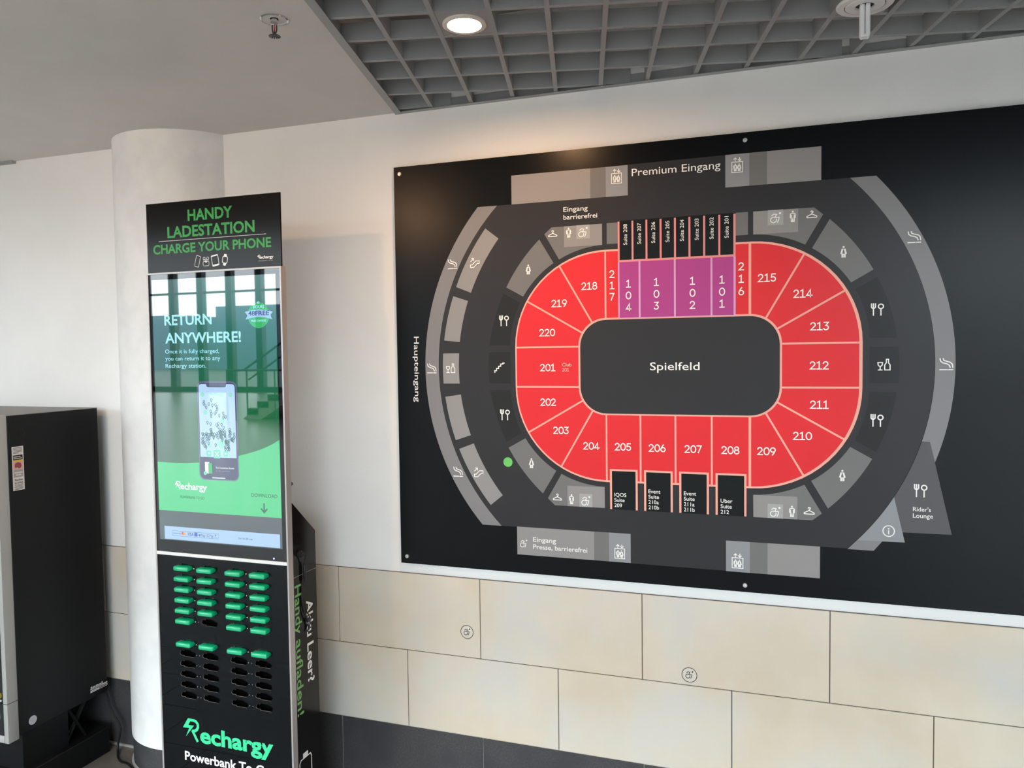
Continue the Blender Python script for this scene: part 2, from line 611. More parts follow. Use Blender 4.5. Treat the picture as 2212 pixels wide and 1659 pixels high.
def icon2(kind, x0, z0, x1, z1, lw=None):
    h = z1 - z0
    w = x1 - x0
    S, D, W = [], [], 0.085      # strokes, dots, line width / height
    asp = 1.0
    if kind == 'wheelchair':
        S = [arc_pts(.31, .30, .26, 62, 380, 18), [(.16, .72), (.34, .86), (.58, .80), (.45, .54), (.80, .52), (.78, .30), (.66, .06)]]
        D = [(.88, .90, .10)]
    elif kind == 'man':
        asp, W = .5, .075
        S = person_strokes(0, False)
        D = [(.25, .91, .085)]
    elif kind == 'woman':
        asp, W = .5, .075
        S = person_strokes(0, True)
        D = [(.25, .91, .085)]
    elif kind == 'hanger':
        asp, W = 1.42, .125
        S = [[(.12, .08), (.05, .16), (.10, .26), (.71, .56), (1.32, .26), (1.37, .16), (1.30, .08), (.12, .08)], [(.71, .56), (.71, .68), (.85, .78), (.82, .93), (.66, .96), (.57, .86)]]
    elif kind == 'cutlery':
        S = [[(.05, 1), (.05, .70), (.11, .62), (.20, .58), (.29, .62), (.36, .70), (.36, 1)], [(.20, 1), (.20, 0)], arc_pts(.78, .76, .20, 0, 360, 16), [(.78, .56), (.78, 0)]]
        W = .10
    elif kind == 'bar':
        S = [[(.02, .68), (.04, .48), (.12, .38), (.20, .36), (.28, .38), (.36, .48), (.38, .68), (.02, .68)], [(.20, .36), (.20, .05)], [(.05, .05), (.35, .05)],
             [(.55, .05), (.55, .48), (.67, .66), (.67, .96), (.84, .96), (.84, .66), (.96, .48), (.96, .05), (.55, .05)]]
    elif kind == 'stairs':
        p = [(0.02, .05), (.02, .22)]
        for k in range(4):
            p += [(.20 + .22 * k, .22 + .22 * k), (.20 + .22 * k, .44 + .22 * k)] if k < 3 else [(.86, .88), (.86, .97), (1, .97)]
        S = [p]
        W = .10
    elif kind == 'escalator':
        S = [[(.02, .05), (.02, .32), (.20, .32), (.58, .70), (.96, .70), (.96, .44), (.76, .44), (.36, .05), (.02, .05)], [(.05, .66), (.36, .97)], [(.14, .97), (.36, .97), (.36, .75)]]
    elif kind == 'smoking':
        S = [[(.03, .97), (.07, .76), (.25, .62), (.55, .54), (.72, .42), (.78, .24)], [(.26, .97), (.32, .82), (.55, .74), (.80, .66), (.94, .50), (.97, .24)], [(.02, .05), (.56, .05)], [(.68, .05), (.98, .05)]]
        W = .095
    elif kind == 'lift':
        asp, W = .74, .055
        S = [[(.03, .03), (.71, .03), (.71, .70), (.03, .70), (.03, .03)], [(.24, .76), (.24, .97)], [(.15, .88), (.24, .97), (.33, .88)], [(.52, .97), (.52, .76)], [(.43, .85), (.52, .76), (.61, .85)]]
        for px, sk in ((.12, False), (.37, True)):
            S += [[(px + a * .50, .10 + b * .50) for a, b in st] for st in person_strokes(0, sk)]
            D += [(px + .125, .10 + .455, .045)]
    elif kind == 'info':
        S = [arc_pts(.5, .5, .46, 0, 360, 28), [(.5, .26), (.5, .54)]]
        D = [(.5, .70, .065)]
    kx, kz = w / asp, h
    W2 = lw or W * h
    gs = [stroke2([(x0 + a * kx, z0 + b * kz) for a, b in st], W2) for st in S]
    gs += [disc2(x0 + a * kx, z0 + b * kz, r * h, 16) for a, b, r in D]
    return join2(*gs)


def logo_r2(x, y, h):
    """bolt-shaped R of the kiosk logo; box about 0.75 h wide, base line at y"""
    k = h / 81.0
    P = lambda a, b: (x + a * k, y + b * k)
    bolt = [P(24, 81), P(0, 44), P(28, 45), P(12, 11), P(50, 57), P(25, 56), P(34, 71), P(50, 71), P(52, 81)]
    bowl = [P(50, 76), P(60, 73), P(67, 65), P(68, 54), P(63, 44), P(54, 38), P(42, 36)]
    leg = [P(44, 35), P(63, 3)]
    return join2(poly2(bolt), stroke2(bowl, 10.5 * k, caps=False), stroke2(leg, 10.5 * k))


# ================================================================== THE SETTING
WALL_Y = 0.012      # painted wall face; the tiles stand 12 mm proud of it
CEIL = 2.6403

wall = obj('wall_back', box(-50, 30, WALL_Y, 0.25, 0, 3.05), 'paint', kind='structure', loc=(0, WALL_Y, 0))
obj('grout_bed', box(-50, 30, 0.004, WALL_Y, 0.304, 0.899), 'grout', wall)
obj('grout_bed', box(-50, 30, 0.004, WALL_Y, 0.002, 0.304), 'grout_light', wall)


def share(name, proto, parent, loc):
    o = proto.copy()
    o.name = name
    COL.objects.link(o)
    o.parent = parent
    o.location = Vector(loc) - WORLD_AT[parent]
    return o


def tile_proto(name, w, h, mname):
    g = bevel_box(-w / 2, w / 2, 0.0, 0.011, -h / 2, h / 2, 0.0012, 1)
    o = obj(name, g, mname, None)
    return o


TW, TH, J = 0.6, 0.3, 0.003
PILLAR = (-1.8374, 0.1303, 0.3008)
protos = {}
for z, off, mname in ((0.75, -1.0615, 'beige'), (0.45, -0.7640, 'beige'), (0.15, -1.0580, 'basalt')):
    for k in range(-5, 7):
        x = off + TW * (k + 0.5)
        if x - TW / 2 > 2.3 or x + TW / 2 < -4.0:
            continue
        if mname not in protos:
            protos[mname] = tile_proto('tile', TW - J, TH - J, mname)
            t = protos[mname]
            t.parent = wall
            t.location = Vector((x, 0, z)) - WORLD_AT[wall]
        else:
            share('tile', protos[mname], wall, (x, 0, z))

# floor: slate, laid tile by tile near the wall
floor_m = speckled('slate_floor_far', (0.15, 0.134, 0.121), (0.18, 0.161, 0.146), 2.5, 0.3)
t_, N_, L_, b_ = nodes_of(floor_m)
geo_ = N_.new('ShaderNodeNewGeometry')
br_ = N_.new('ShaderNodeTexBrick')
br_.inputs['Scale'].default_value = 1.0
br_.inputs['Brick Width'].default_value = 0.6
br_.inputs['Row Height'].default_value = 0.3
br_.inputs['Mortar Size'].default_value = 0.004
br_.inputs['Color1'].default_value = (0.15, 0.134, 0.121, 1)
br_.inputs['Color2'].default_value = (0.18, 0.161, 0.146, 1)
br_.inputs['Mortar'].default_value = (0.03, 0.03, 0.03, 1)
L_.new(geo_.outputs['Position'], br_.inputs['Vector'])
L_.new(br_.outputs['Color'], b_.inputs['Base Color'])
floor = obj('floor', box(-50, 30, -28.2, 0.25, -0.30, -0.006), floor_m, kind='structure')
fl = None
for i in range(-9, 5):
    for j in range(0, 9):
        x = 0.3 + 0.6 * i + (0.3 if j % 2 else 0.0)
        y = -0.15 - 0.3 * j
        if fl is None:
            fl = obj('tile', bevel_box(-0.2985, 0.2985, -0.1485, 0.1485, -0.008, 0.0, 0.001, 1), 'slate')
            fl.parent = floor
            fl.location = (x, y, 0)
        else:
            share('tile', fl, floor, (x, y, 0))
# far floor lies at the same height as the laid tiles
obj('paving', box(-50, 30, -28.2, -2.70, -0.006, 0.0), floor_m, floor)
obj('paving', box(-50, -5.42, -2.70, 0.0, -0.006, 0.0), floor_m, floor)
obj('paving', box(3.02, 30, -2.70, 0.0, -0.006, 0.0), floor_m, floor)

# low plaster ceiling, open where the grid field begins
E1 = Vector((-0.2334, 0.9724))      # grid axis towards the wall
E2 = Vector((0.9724, 0.2334))       # grid axis to the right
CORNER = Vector((-0.772, WALL_Y))
SOFFIT_Y = -3.1


def edge_x(y):
    return CORNER.x - 0.2334 / 0.9724 * (y - CORNER.y)


left_poly = [(-50, SOFFIT_Y), (edge_x(SOFFIT_Y), SOFFIT_Y), (edge_x(WALL_Y), WALL_Y), (-50, WALL_Y)]
obj('ceiling', prism(left_poly, CEIL, CEIL + 0.30), 'plaster', kind='structure')
obj('ceiling_right', prism([(2.6, SOFFIT_Y), (30, SOFFIT_Y), (30, WALL_Y), (2.6, WALL_Y)], CEIL, CEIL + 0.3), 'plaster', kind='structure')
obj('ceiling_front', prism([(edge_x(-2.6), -2.6), (edge_x(SOFFIT_Y), SOFFIT_Y), (2.6, SOFFIT_Y), (2.6, -2.6)], CEIL, CEIL + 0.3), 'plaster', kind='structure')
obj('ceiling_slab', box(-3, 3, SOFFIT_Y, 0.25, CEIL + 0.30, CEIL + 0.40), 'void', kind='structure')


def clip(poly, a, b, c):
    """keep a*x + b*y <= c"""
    out = []
    n = len(poly)
    for i in range(n):
        p, q = poly[i], poly[(i + 1) % n]
        dp, dq = a * p[0] + b * p[1] - c, a * q[0] + b * q[1] - c
        if dp <= 0:
            out.append(p)
        if (dp < 0) != (dq < 0) and dp != dq:
            t = dp / (dp - dq)
            out.append((p[0] + (q[0] - p[0]) * t, p[1] + (q[1] - p[1]) * t))
    return out


def grid_clip(poly):
    poly = clip(poly, 0, 1, WALL_Y - 0.004)
    poly = clip(poly, 0, -1, 2.6)
    poly = clip(poly, 1, 0, 2.6)
    # right of the field edge
    poly = clip(poly, -E2.x, -E2.y, -(E2.x * CORNER.x + E2.y * CORNER.y) - 0.004)
    return poly


PITCH_G = 0.1532
ORG = Vector((-0.3655, -0.4135))     # a crossing of two ribs
RIBW, RIBH = 0.0145, 0.052
GZ = CEIL - 0.002
grid = obj('ceiling_grid', prism(grid_clip([(-1, -2.598), (2.598, -2.598), (2.598, -2.56), (-1, -2.56)]), GZ, GZ + RIBH), 'grid', kind='structure', loc=(0, 0, GZ))
for i in range(-3, 24):
    c = ORG + E2 * (PITCH_G * i)
    q = [c - E1 * 4 - E2 * RIBW / 2, c - E1 * 4 + E2 * RIBW / 2, c + E1 * 4 + E2 * RIBW / 2, c + E1 * 4 - E2 * RIBW / 2]
    q = grid_clip([(a.x, a.y) for a in q])
    if len(q) >= 3:
        obj('rib', prism(q, GZ, GZ + RIBH), 'grid', grid)
for j in range(-18, 9):
    c = ORG + E1 * (PITCH_G * j)
    q = [c - E2 * 5 - E1 * RIBW / 2, c + E2 * 5 - E1 * RIBW / 2, c + E2 * 5 + E1 * RIBW / 2, c - E2 * 5 + E1 * RIBW / 2]
    q = grid_clip([(a.x, a.y) for a in q])
    if len(q) >= 3:
        obj('rib', prism(q, GZ + 0.0012, GZ + RIBH - 0.001), 'grid', grid)

# angle trims round the grid field
obj('trim_1', join(box(-0.772, 2.6, WALL_Y - 0.022, WALL_Y, CEIL - 0.006, CEIL - 0.004), box(-0.772, 2.6, WALL_Y - 0.002, WALL_Y, CEIL - 0.004, CEIL + 0.03)), 'grid', kind='structure')
e0 = CORNER - E2 * 0.004
e1_ = CORNER - E1 * 2.7 - E2 * 0.004
q = [e0, e1_, e1_ + E2 * 0.026, e0 + E2 * 0.026]
obj('trim_2', prism(clip([(a.x, a.y) for a in q], 0, 1, WALL_Y), CEIL - 0.007, CEIL - 0.0045), 'grid', kind='structure')
q = [e0 + E2 * 0.0045, e1_ + E2 * 0.0045, e1_ + E2 * 0.0075, e0 + E2 * 0.0075]
obj('trim_3', prism(clip([(a.x, a.y) for a in q], 0, 1, WALL_Y), CEIL - 0.0045, CEIL + 0.05), 'grid', kind='structure')
obj('trim_4', box(-4.2, -2.71, WALL_Y - 0.02, WALL_Y, CEIL - 0.012, CEIL), 'grid', kind='structure')

obj('trim_5', box(-4.0, 2.3, -0.007, 0.003, 0.0, 0.009), 'grout_light', kind='structure')
# round pillar engaged in the wall
pil = obj('pillar', lathe((PILLAR[0], PILLAR[1], 0), (0, 0, 1), [(PILLAR[2], 0.125), (PILLAR[2], CEIL)], 72), 'pillar', smooth=True, kind='structure')
obj('pillar_base', lathe((PILLAR[0], PILLAR[1], 0), (0, 0, 1), [(PILLAR[2] - 0.004, 0.0), (PILLAR[2] - 0.004, 0.1245)], 72), 'basalt', pil, smooth=True)
obj('base_joint', lathe((PILLAR[0], PILLAR[1], 0), (0, 0, 1), [(PILLAR[2] + 0.004, 0.0005), (PILLAR[2] - 0.003, 0.010)], 72), 'grout_light', pil, smooth=True)

# ---- the hall behind the camera that lights the place (facade and stair show in the glossy fronts)
hall_roof = obj('ceiling_hall', join(box(-50, 30, -28.2, ROOF_Y[0], 12, 12.3), box(-50, 30, ROOF_Y[1], SOFFIT_Y, 12, 12.3), box(-50, ROOF_X[0], ROOF_Y[0], ROOF_Y[1], 12, 12.3), box(ROOF_X[1], 30, ROOF_Y[0], ROOF_Y[1], 12, 12.3)), 'hallroof', kind='structure')
for k in range(7):  # glass roof added so the hall floor bounces daylight under the low ceiling
    x = ROOF_X[0] + 4.0 * k
    obj('added_skylight_beam', box(x - 0.12, x + 0.12, ROOF_Y[0], ROOF_Y[1], 11.95, 12.3), 'mullion', hall_roof)
for k in range(6):
    x = ROOF_X[0] + 4.0 * k
    obj('added_skylight_pane', box(x + 0.12, x + 3.88, ROOF_Y[0], ROOF_Y[1], 12.15, 12.17), 'winglass', hall_roof)
obj('wall_gallery', box(-50, 30, SOFFIT_Y - 0.1, SOFFIT_Y, CEIL, 12), 'hallwall', kind='structure')
obj('wall_left', box(-50.3, -50, -28.2, 0.25, 0, 12), 'hallwall', kind='structure')
obj('wall_right', box(30, 30.3, -28.2, 0.25, 0, 12), 'hallwall', kind='structure')
obj('wall_front', join(box(-50, WIN_L[0], -28.3, FAC_Y, 0, 12), box(WIN_L[1], WIN_R[0], -28.3, FAC_Y, 0, 12), box(WIN_R[1], 30, -28.3, FAC_Y, 0, 12),
                       box(WIN_L[0], WIN_L[1], -28.3, FAC_Y, WIN_H, 12), box(WIN_R[0], WIN_R[1], -28.3, FAC_Y, WIN_H, 12)), 'hallwall', kind='structure')
for wi, (a, b) in enumerate((WIN_L, WIN_R)):
    w_ = obj('window_%d' % (wi + 1), box(a, b, FAC_Y - 0.15, FAC_Y + 0.1, 0.0, 0.25), 'mullion', kind='structure', loc=(a, FAC_Y, 0))
    n_ = round((b - a) / 1.664)
    st = (b - a) / n_
    mp = pp = None
    for k in range(n_ + 1):
        x = a + st * k
        if mp is None:
            mp = obj('mullion', box(x - 0.17, x + 0.17, FAC_Y - 0.15, FAC_Y + 0.15, 0.25, WIN_H), 'mullion', w_)
            mx0 = x
        else:
            o = mp.copy()
            COL.objects.link(o)
            o.parent = w_
            o.location = (x - mx0, 0, 0)
    for z in (4.72, 8.2):
        obj('transom', box(a, b, FAC_Y - 0.06, FAC_Y + 0.08, z - 0.05, z + 0.05), 'mullion', w_)
    for k in range(n_):
        x = a + st * (k + 0.5)
        if pp is None:
            pp = obj('pane', box(x - st / 2 + 0.17, x + st / 2 - 0.17, FAC_Y - 0.01, FAC_Y + 0.0, 0.25, WIN_H), 'winglass', w_)
            px0 = x
        else:
            o = pp.copy()
            COL.objects.link(o)
            o.parent = w_
            o.location = (x - px0, 0, 0)
obj('ground_plaza', box(-160, 120, -200, -28.3, -0.3, -0.05), 'plaza', kind='structure')
obj('wall_far', join(box(-190, -112, -92, -80, -0.05, 8.2), box(-112, -84, -88, -76, -0.05, 7.4), box(-83, -72, -86, -78, -0.05, 7.0), box(-71, -63, -84, -76, -0.05, 5.9), box(-63, -45, -84, -74, -0.05, 7.6), box(-44, -20, -90, -80, -0.05, 5.6), box(0, 90, -90, -80, -0.05, 5.0)), 'facade_far', kind='structure')
# stair with railings standing in the hall
stair = obj('staircase', ([(x, y, z) for y in (-15.4, -17.2) for x, z in ((-13.05, 0.0), (-12.9, 0.10), (-8.9, 2.40), (-7.5, 2.40), (-7.5, 2.15), (-8.7, 2.15), (-12.45, 0.0))],
                          [(0, 6, 5, 4, 3, 2, 1), (7, 8, 9, 10, 11, 12, 13)] + [(i, (i + 1) % 7, (i + 1) % 7 + 7, i + 7) for i in range(7)]), 'hallwall', kind='structure')
for k in range(12):
    x0 = -12.9 + 4.0 * k / 12
    z0 = 0.10 + 2.30 * k / 12
    obj('step', box(x0, x0 + 0.36, -17.2, -15.4, z0 + 0.02, z0 + 0.192), 'mullion', stair)
for y in (-15.42, -17.18):
    obj('handrail', tube([(-13.0, y, 1.32), (-8.9, y, 3.75), (-7.5, y, 3.75)], 0.03, 8), 'mullion', stair)
    obj('handrail', tube([(-12.84, y, 1.07), (-8.9, y, 3.35)], 0.025, 8), 'mullion', stair)
    for k in range(5):
        x0 = -12.9 + 4.0 * k / 4
        z0 = 0.10 + 2.30 * k / 4
        obj('post', tube([(x0, y, z0 - 0.1), (x0, y, z0 + 1.25)], 0.022, 8), 'mullion', stair)
obj('handrail', tube([(-13.21, -15.0, 0.0), (-13.21, -15.0, 1.335), (-9.5, -15.0, 1.335), (-9.5, -15.0, 0.0)], 0.028, 8), 'mullion', stair)
for x in (-12.95, -11.7, -10.6):
    obj('post', tube([(x, -15.0, 0.0), (x, -15.0, 1.33)], 0.018, 8), 'mullion', stair)

# ================================================================== MAP BOARD
BX0, BX1, BZ0, BZ1 = -0.776, 1.734, 0.942, 2.4325
BY = -0.012
board = empty('arena_map_board', ((BX0 + BX1) / 2, BY, BZ0), label='large black arena seating map board bolted to the white wall', category='map board')
obj('panel', box(BX0, BX1, BY, BY + 0.004, BZ0, BZ1), 'bblack', board)
BP = Plane((0, BY, 0), (1, 0, 0), (0, 0, 1))       # normal = -y
LAY = 0.00035


def bp(name, geo2, m, layer, scale=0.001, **kw):
    v, f = geo2
    return obj(name, BP.put((mm(v, scale), f), LAY * layer), m, board, **kw)


# concourse, dark grey, with the two entrance bays
RC = (210, 1686)                   # centre of the outer rings
RO_, RI_ = 870, 816


def ring_x(r, z, side):
    return RC[0] + side * math.sqrt(r * r - (z - RC[1]) ** 2)


ZT, ZB = 2262, 1109
li_top, li_bot = (ring_x(RI_, ZT, -1), ZT), (ring_x(RI_, ZB, -1), ZB)
ri_top, ri_bot = (ring_x(RI_, ZT, 1), ZT), (ring_x(RI_, ZB, 1), ZB)
lo_top, lo_bot = (ring_x(RO_, ZT, -1), ZT), (ring_x(RO_, ZB, -1), ZB)
ro_top, ro_bot = (ring_x(RO_, ZT, 1), ZT), (ring_x(RO_, ZB, 1), ZB)
conc = ([(101, 2262), (101, 2364), (418, 2366), (418, 2262)] + arc_between(RC, ri_top, ri_bot, 30)
        + [(419, 1108), (419, 1008), (103, 1008), (103, 1108)] + arc_between(RC, li_bot, li_top, 30))
bp('concourse', poly2(conc), 'bgrey', 1)
bp('outer_ring', poly2(arc_between(RC, lo_top, lo_bot, 40) + arc_between(RC, li_bot, li_top, 40)), 'bring', 1)
rider_a, rider_b = (993, 1452), (1029, 1389)
bp('outer_ring', poly2(arc_between(RC, ri_top, rider_a, 34) + [(1015, 1451), rider_b] + arc_between(RC, rider_b, ro_top, 34)), 'bring', 1)
bp('lounge_block', poly2([(993, 1452), (1015, 1451), (1076, 1171), (942, 1170), (918, 1278)] + arc_between(RC, (918, 1278), rider_a, 12)), 'blounge', 2)
bp('info_block', poly2([(918, 1278), (949, 1139), (815, 1137)] + arc_between(RC, (815, 1137), (918, 1278), 12)[1:-1]), 'blift', 2)
bp('outer_ring', poly2([(815, 1137), (886, 1138), (862, 1107), (787, 1107)]), 'bring', 2)
# four entrance bays
for x0, x1, m_ in ((-313, -28, 'blight'), (-28, 26, 'bmid'), (26, 101, 'blift')):
    bp('entrance_block', rect2(x0, x1, 2262, 2363), m_, 2)
for x0, x1, m_ in ((418, 492, 'blift'), (492, 546, 'bmid'), (546, 706, 'blight')):
    bp('entrance_block', rect2(x0, x1, 2262, 2366), m_, 2)
for x0, x1, m_ in ((-308, -25, 'blight'), (-25, 28, 'bmid'), (28, 103, 'blift')):
    bp('entrance_block', rect2(x0, x1, 1009, 1110), m_, 2)
for x0, x1, m_ in ((419, 494, 'blift'), (494, 549, 'bmid'), (549, 707, 'blight')):
    bp('entrance_block', rect2(x0, x1, 1007, 1109), m_, 2)
# blocks behind the main entrance
LC = (208, 1686)
for a, b, c, d in (((-414, 2184), (-364, 2145), (-473, 1956), (-531, 1979)), ((-543, 1946), (-485, 1927), (-520, 1778), (-582, 1785)),
                   ((-587, 1737), (-523, 1737), (-523, 1626), (-587, 1626)), ((-581, 1577), (-519, 1586), (-482, 1437), (-542, 1417)),
                   ((-529, 1385), (-471, 1407), (-361, 1221), (-408, 1183))):
    bp('foyer_block', poly2(arc_between(LC, d, a, 8) + arc_between(LC, b, c, 8)), 'blight', 2)
# inner walk blocks; corner centres of the seating bowl
CX0, CX1, CZ0, CZ1 = 22, 495, 1615, 1755
OL, ORr = (203, 1686), (311, 1686)
WI = 347


def inner(p, q):
    """inner edge of a walk block, following the offset seating outline"""
    out = []
    for pt in (p, q):
        pass
    cx = CX0 if (p[0] + q[0]) / 2 < 258 else CX1
    cz = CZ1 if (p[1] + q[1]) / 2 > 1686 else CZ0
    lim = lambda t: (t[1] - cz) * (1 if cz == CZ1 else -1) < 0
    if lim(p):
        j = (p[0], cz)
        return [p] + arc_between((cx, cz), j, q, 8)
    if lim(q):
        j = (q[0], cz)
        return arc_between((cx, cz), p, j, 8) + [q]
    return arc_between((cx, cz), p, q, 8)


def walk(name, oc, o1, o2, i1, i2, m_):
    bp(name, poly2(arc_between(oc, o1, o2, 10) + inner(i1, i2)), m_, 2)


walk('toilet_block', OL, (-337, 1970), (-212, 2133), (-161, 2048), (-274, 1935), 'bmid')
walk('food_block', OL, (-403, 1764), (-348, 1949), (-286, 1914), (-325, 1764), 'bdark')
bp('stair_block', poly2(arc_between(OL, (-406, 1627), (-406, 1739), 8) + [(-325, 1739), (-325, 1627)]), 'bdark', 2)
walk('food_block', OL, (-343, 1417), (-403, 1602), (-325, 1602), (-285, 1450), 'bdark')
walk('toilet_block', OL, (-209, 1235), (-336, 1395), (-272, 1431), (-159, 1318), 'bmid')
walk('toilet_block', ORr, (731, 2140), (856, 1978), (793, 1941), (680, 2053), 'bmid')
walk('food_block', ORr, (867, 1955), (923, 1768), (846, 1769), (805, 1921), 'bdark')
bp('bar_block', poly2(arc_between(ORr, (927, 1741), (927, 1629), 8) + [(846, 1629), (846, 1741)]), 'bdark', 2)
walk('food_block', ORr, (923, 1602), (867, 1416), (805, 1451), (846, 1603), 'bdark')
walk('toilet_block', ORr, (856, 1394), (730, 1232), (680, 1318), (793, 1430), 'bmid')
bp('cloakroom_block', poly2([(-167, 2172), (-193, 2150), (-141, 2059)] + arc_between((CX0, CZ1), (-141, 2059), (12, 2101), 8)[1:] + [(12, 2173)]), 'bmid', 2)
bp('cloakroom_block', poly2([(14, 1195), (14, 1269)] + arc_between((CX0, CZ0), (14, 1269), (-140, 1308), 8)[1:] + [(-191, 1219), (-165, 1195)]), 'bmid', 2)
bp('cloakroom_block', poly2([(504, 2179), (504, 2106)] + arc_between((CX1, CZ1), (504, 2106), (660, 2065), 8)[1:] + [(712, 2156), (686, 2179)]), 'bmid', 2)
bp('cloakroom_block', poly2([(505, 1192), (684, 1192), (712, 1215), (660, 1305)] + arc_between((CX1, CZ0), (660, 1305), (504, 1265), 8)[1:]), 'bmid', 2)
bp('store_block', rect2(28, 66, 2103, 2174), 'bmid', 2)
bp('store_block', rect2(449, 488, 2106, 2179), 'bmid', 2)
for x0, x1, z0, z1 in ((-122, 12, 2101, 2172.5), (-119, 14, 1195, 1267), (504, 639, 2106, 2179), (505, 639, 1192, 1265)):
    bp('toilet_room', rect2(x0, x1, z0, z1), 'blight', 3)
for x0, x1, z0, z1 in ((-78, -31, 2126, 2173), (-76, -30, 1195, 1241), (548, 595, 2132, 2179.5), (549, 596, 1192, 1238)):
    bp('wheelchair_room', rect2(x0, x1, z0, z1), 'bpale', 4)
# seating bowl
g = 3.0
bp('bowl_outline', poly2(rrect_pts(-306, 827, 1286, 2084, 329, 16)), 'bsalmon', 3)
R0, R1 = 97.0, 322.5


def sector(cx, cz, a0, a1):
    d0, d1 = math.degrees(math.asin(g / R0)), math.degrees(math.asin(g / R1))
    return arc_pts(cx, cz, R1, a0 + d1, a1 - d1, 10) + arc_pts(cx, cz, R0, a1 - d0, a0 + d0, 6)


for cx, cz, a in ((CX0, CZ1, 90), (CX0, CZ0, 180), (CX1, CZ0, 270), (CX1, CZ1, 0)):
    for k in range(3):
        bp('seating_section', poly2(sector(cx, cz, a + 30 * k, a + 30 * k + 30)), 'bred', 4)
bp('seating_section', rect2(CX0 - R1, CX0 - R0, CZ0 + g, CZ1 - g), 'bred', 4)
bp('seating_section', rect2(CX1 + R0, CX1 + R1, CZ0 + g, CZ1 - g), 'bred', 4)
zt_, zb_ = CZ1 + R1, CZ1 + R0
bp('seating_section', rect2(CX0 + g, 66, zb_, zt_), 'bred', 4)
bp('seating_section', rect2(450, 492 - g + 1, zb_, zt_), 'bred', 4)
for x0, x1 in ((22, 139), (139, 256), (256, 374), (374, 493)):
    bp('seating_section', rect2(x0 + g, x1 - g, CZ0 - R1, CZ0 - R0), 'bred', 4)
bp('club_outline', rect2(66, 450, 1849, 2039), 'blilac', 5)
for x0, x1 in ((71, 136), (142, 253), (259, 371), (377, 443.5)):
    bp('club_section', rect2(x0, x1, 1851, 2039), 'bpurple', 6)
bp('suite_outline', rect2(66, 450, 2039, 2176), 'bpink', 5)
bp('suite_outline', rect2(66, 450, 2176, 2179), 'bsuite', 4.5)
sx = [69, 116, 163, 210, 257, 304, 351, 399, 446]
for k in range(8):
    bp('suite_block', rect2(sx[k] + 3.2, sx[k + 1] - 3.2, 2046, 2178), 'bsuite', 6)
for x0, x1 in ((33, 128.5), (150.5, 246.5), (268, 364.5), (386, 483.5)):
    bp('suite_outline', rect2(x0, x1, 1193, 1332), 'bsalmon', 5)
    bp('suite_block', rect2(x0 + 7, x1 - 7, 1192.5, 1325.5), 'bsuite', 6)
bp('playing_field', poly2(rrect_pts(-68, 585, 1523.5, 1845.5, 92, 12)), 'bgrey', 7)
bp('green_dot', disc2(-339, 1343, 17.3, 36), 'bgreen', 6)

# numbers and lettering
for s, x, z in (('218', -34, 1963), ('219', -142, 1907), ('220', -187, 1806), ('201', -186, 1683), ('202', -186, 1561), ('203', -140, 1462), ('204', -32, 1410),
                ('205', 79, 1410), ('206', 195, 1409), ('207', 314, 1409), ('208', 433, 1409), ('209', 545, 1409), ('210', 653, 1461), ('211', 703, 1561),
                ('212', 702, 1685), ('213', 703, 1808), ('214', 653, 1912), ('215', 546, 1966)):
    bp('lettering', number2(s, x, z, 26.5), 'bwhite', 8)
for s, x, z0, z1 in (('217', 45, 2000, 1923), ('216', 467, 2006, 1926), ('104', 101, 1965, 1886), ('103', 195, 1967, 1888), ('102', 313, 1966, 1887), ('101', 407, 1966, 1888)):
    bp('lettering', join2(*[number2(ch, x, z0 + (z1 - z0) * k / 2, 26.5) for k, ch in enumerate(s)]), 'bwhite', 8)
bp('lettering', text2('Spielfeld', 254, 1672, cap=26, width=163, align='C', bold=0.003), 'bwhite', 8)
bp('lettering', text2('Premium Eingang', 115, 2324, cap=24, width=288, bold=0.003), 'bwhite', 8)
bp('lettering', text2('Eingang', -123, 2222, cap=16, width=86, bold=0.006), 'bwhite', 8)
bp('lettering', text2('barrierefrei', -123, 2195, cap=16, width=119, bold=0.006), 'bwhite', 8)
bp('lettering', text2('Eingang', -247, 1060, cap=16, width=85, bold=0.010), 'bwhite', 8)
bp('lettering', text2('Presse, barrierefrei', -247, 1034, cap=16, width=198, bold=0.010), 'bwhite', 8)
bp('lettering', text2("Rider's", 970, 1238, cap=13, width=49, bold=0.008), 'bwhite', 8)
bp('lettering', text2('Lounge', 970, 1218, cap=13, width=55, bold=0.008), 'bwhite', 8)
bp('lettering', join2(text2('Club', -133, 1687, cap=11.5, width=33, bold=0.0), number2('201', -121, 1675, 12, 0.1)), 'bpinkwhite', 8)
for lines, x, z, step in ((('IQOS', 'Suite', '209'), 48, 1237.5, 18.2), (('Event', 'Suite', '210a', '210b'), 165, 1254.5, 18.2), (('Event', 'Suite', '211a', '211b'), 283, 1253.5, 18.2), (('Uber', 'Suite', '212'), 402, 1234.5, 18.2)):
    for k, s in enumerate(lines):
        bp('lettering', text2(s, x, z - step * k, cap=12.5, bold=0.008), 'bwhite', 8)
# turned lettering
VP = Plane((0, BY, 0), (0, 0, 1), (-1, 0, 0))      # reads upward
DP = Plane((0, BY, 0), (0, 0, -1), (1, 0, 0))      # reads downward
for k, xx in enumerate((92, 139, 186, 233, 280, 327.5, 375, 422)):
    v, f = text2('Suite %d' % (208 - k), 2096 + k * 0.5, -(xx + 6), cap=12.5, width=70, bold=0.002)
    obj('lettering', VP.put((mm(v), f), LAY * 8), 'bwhite', board)
v, f = text2('Haupteingang', -1801, -704, cap=20, width=244, bold=0.003)
obj('lettering', DP.put((mm(v), f), LAY * 8), 'bwhite', board)

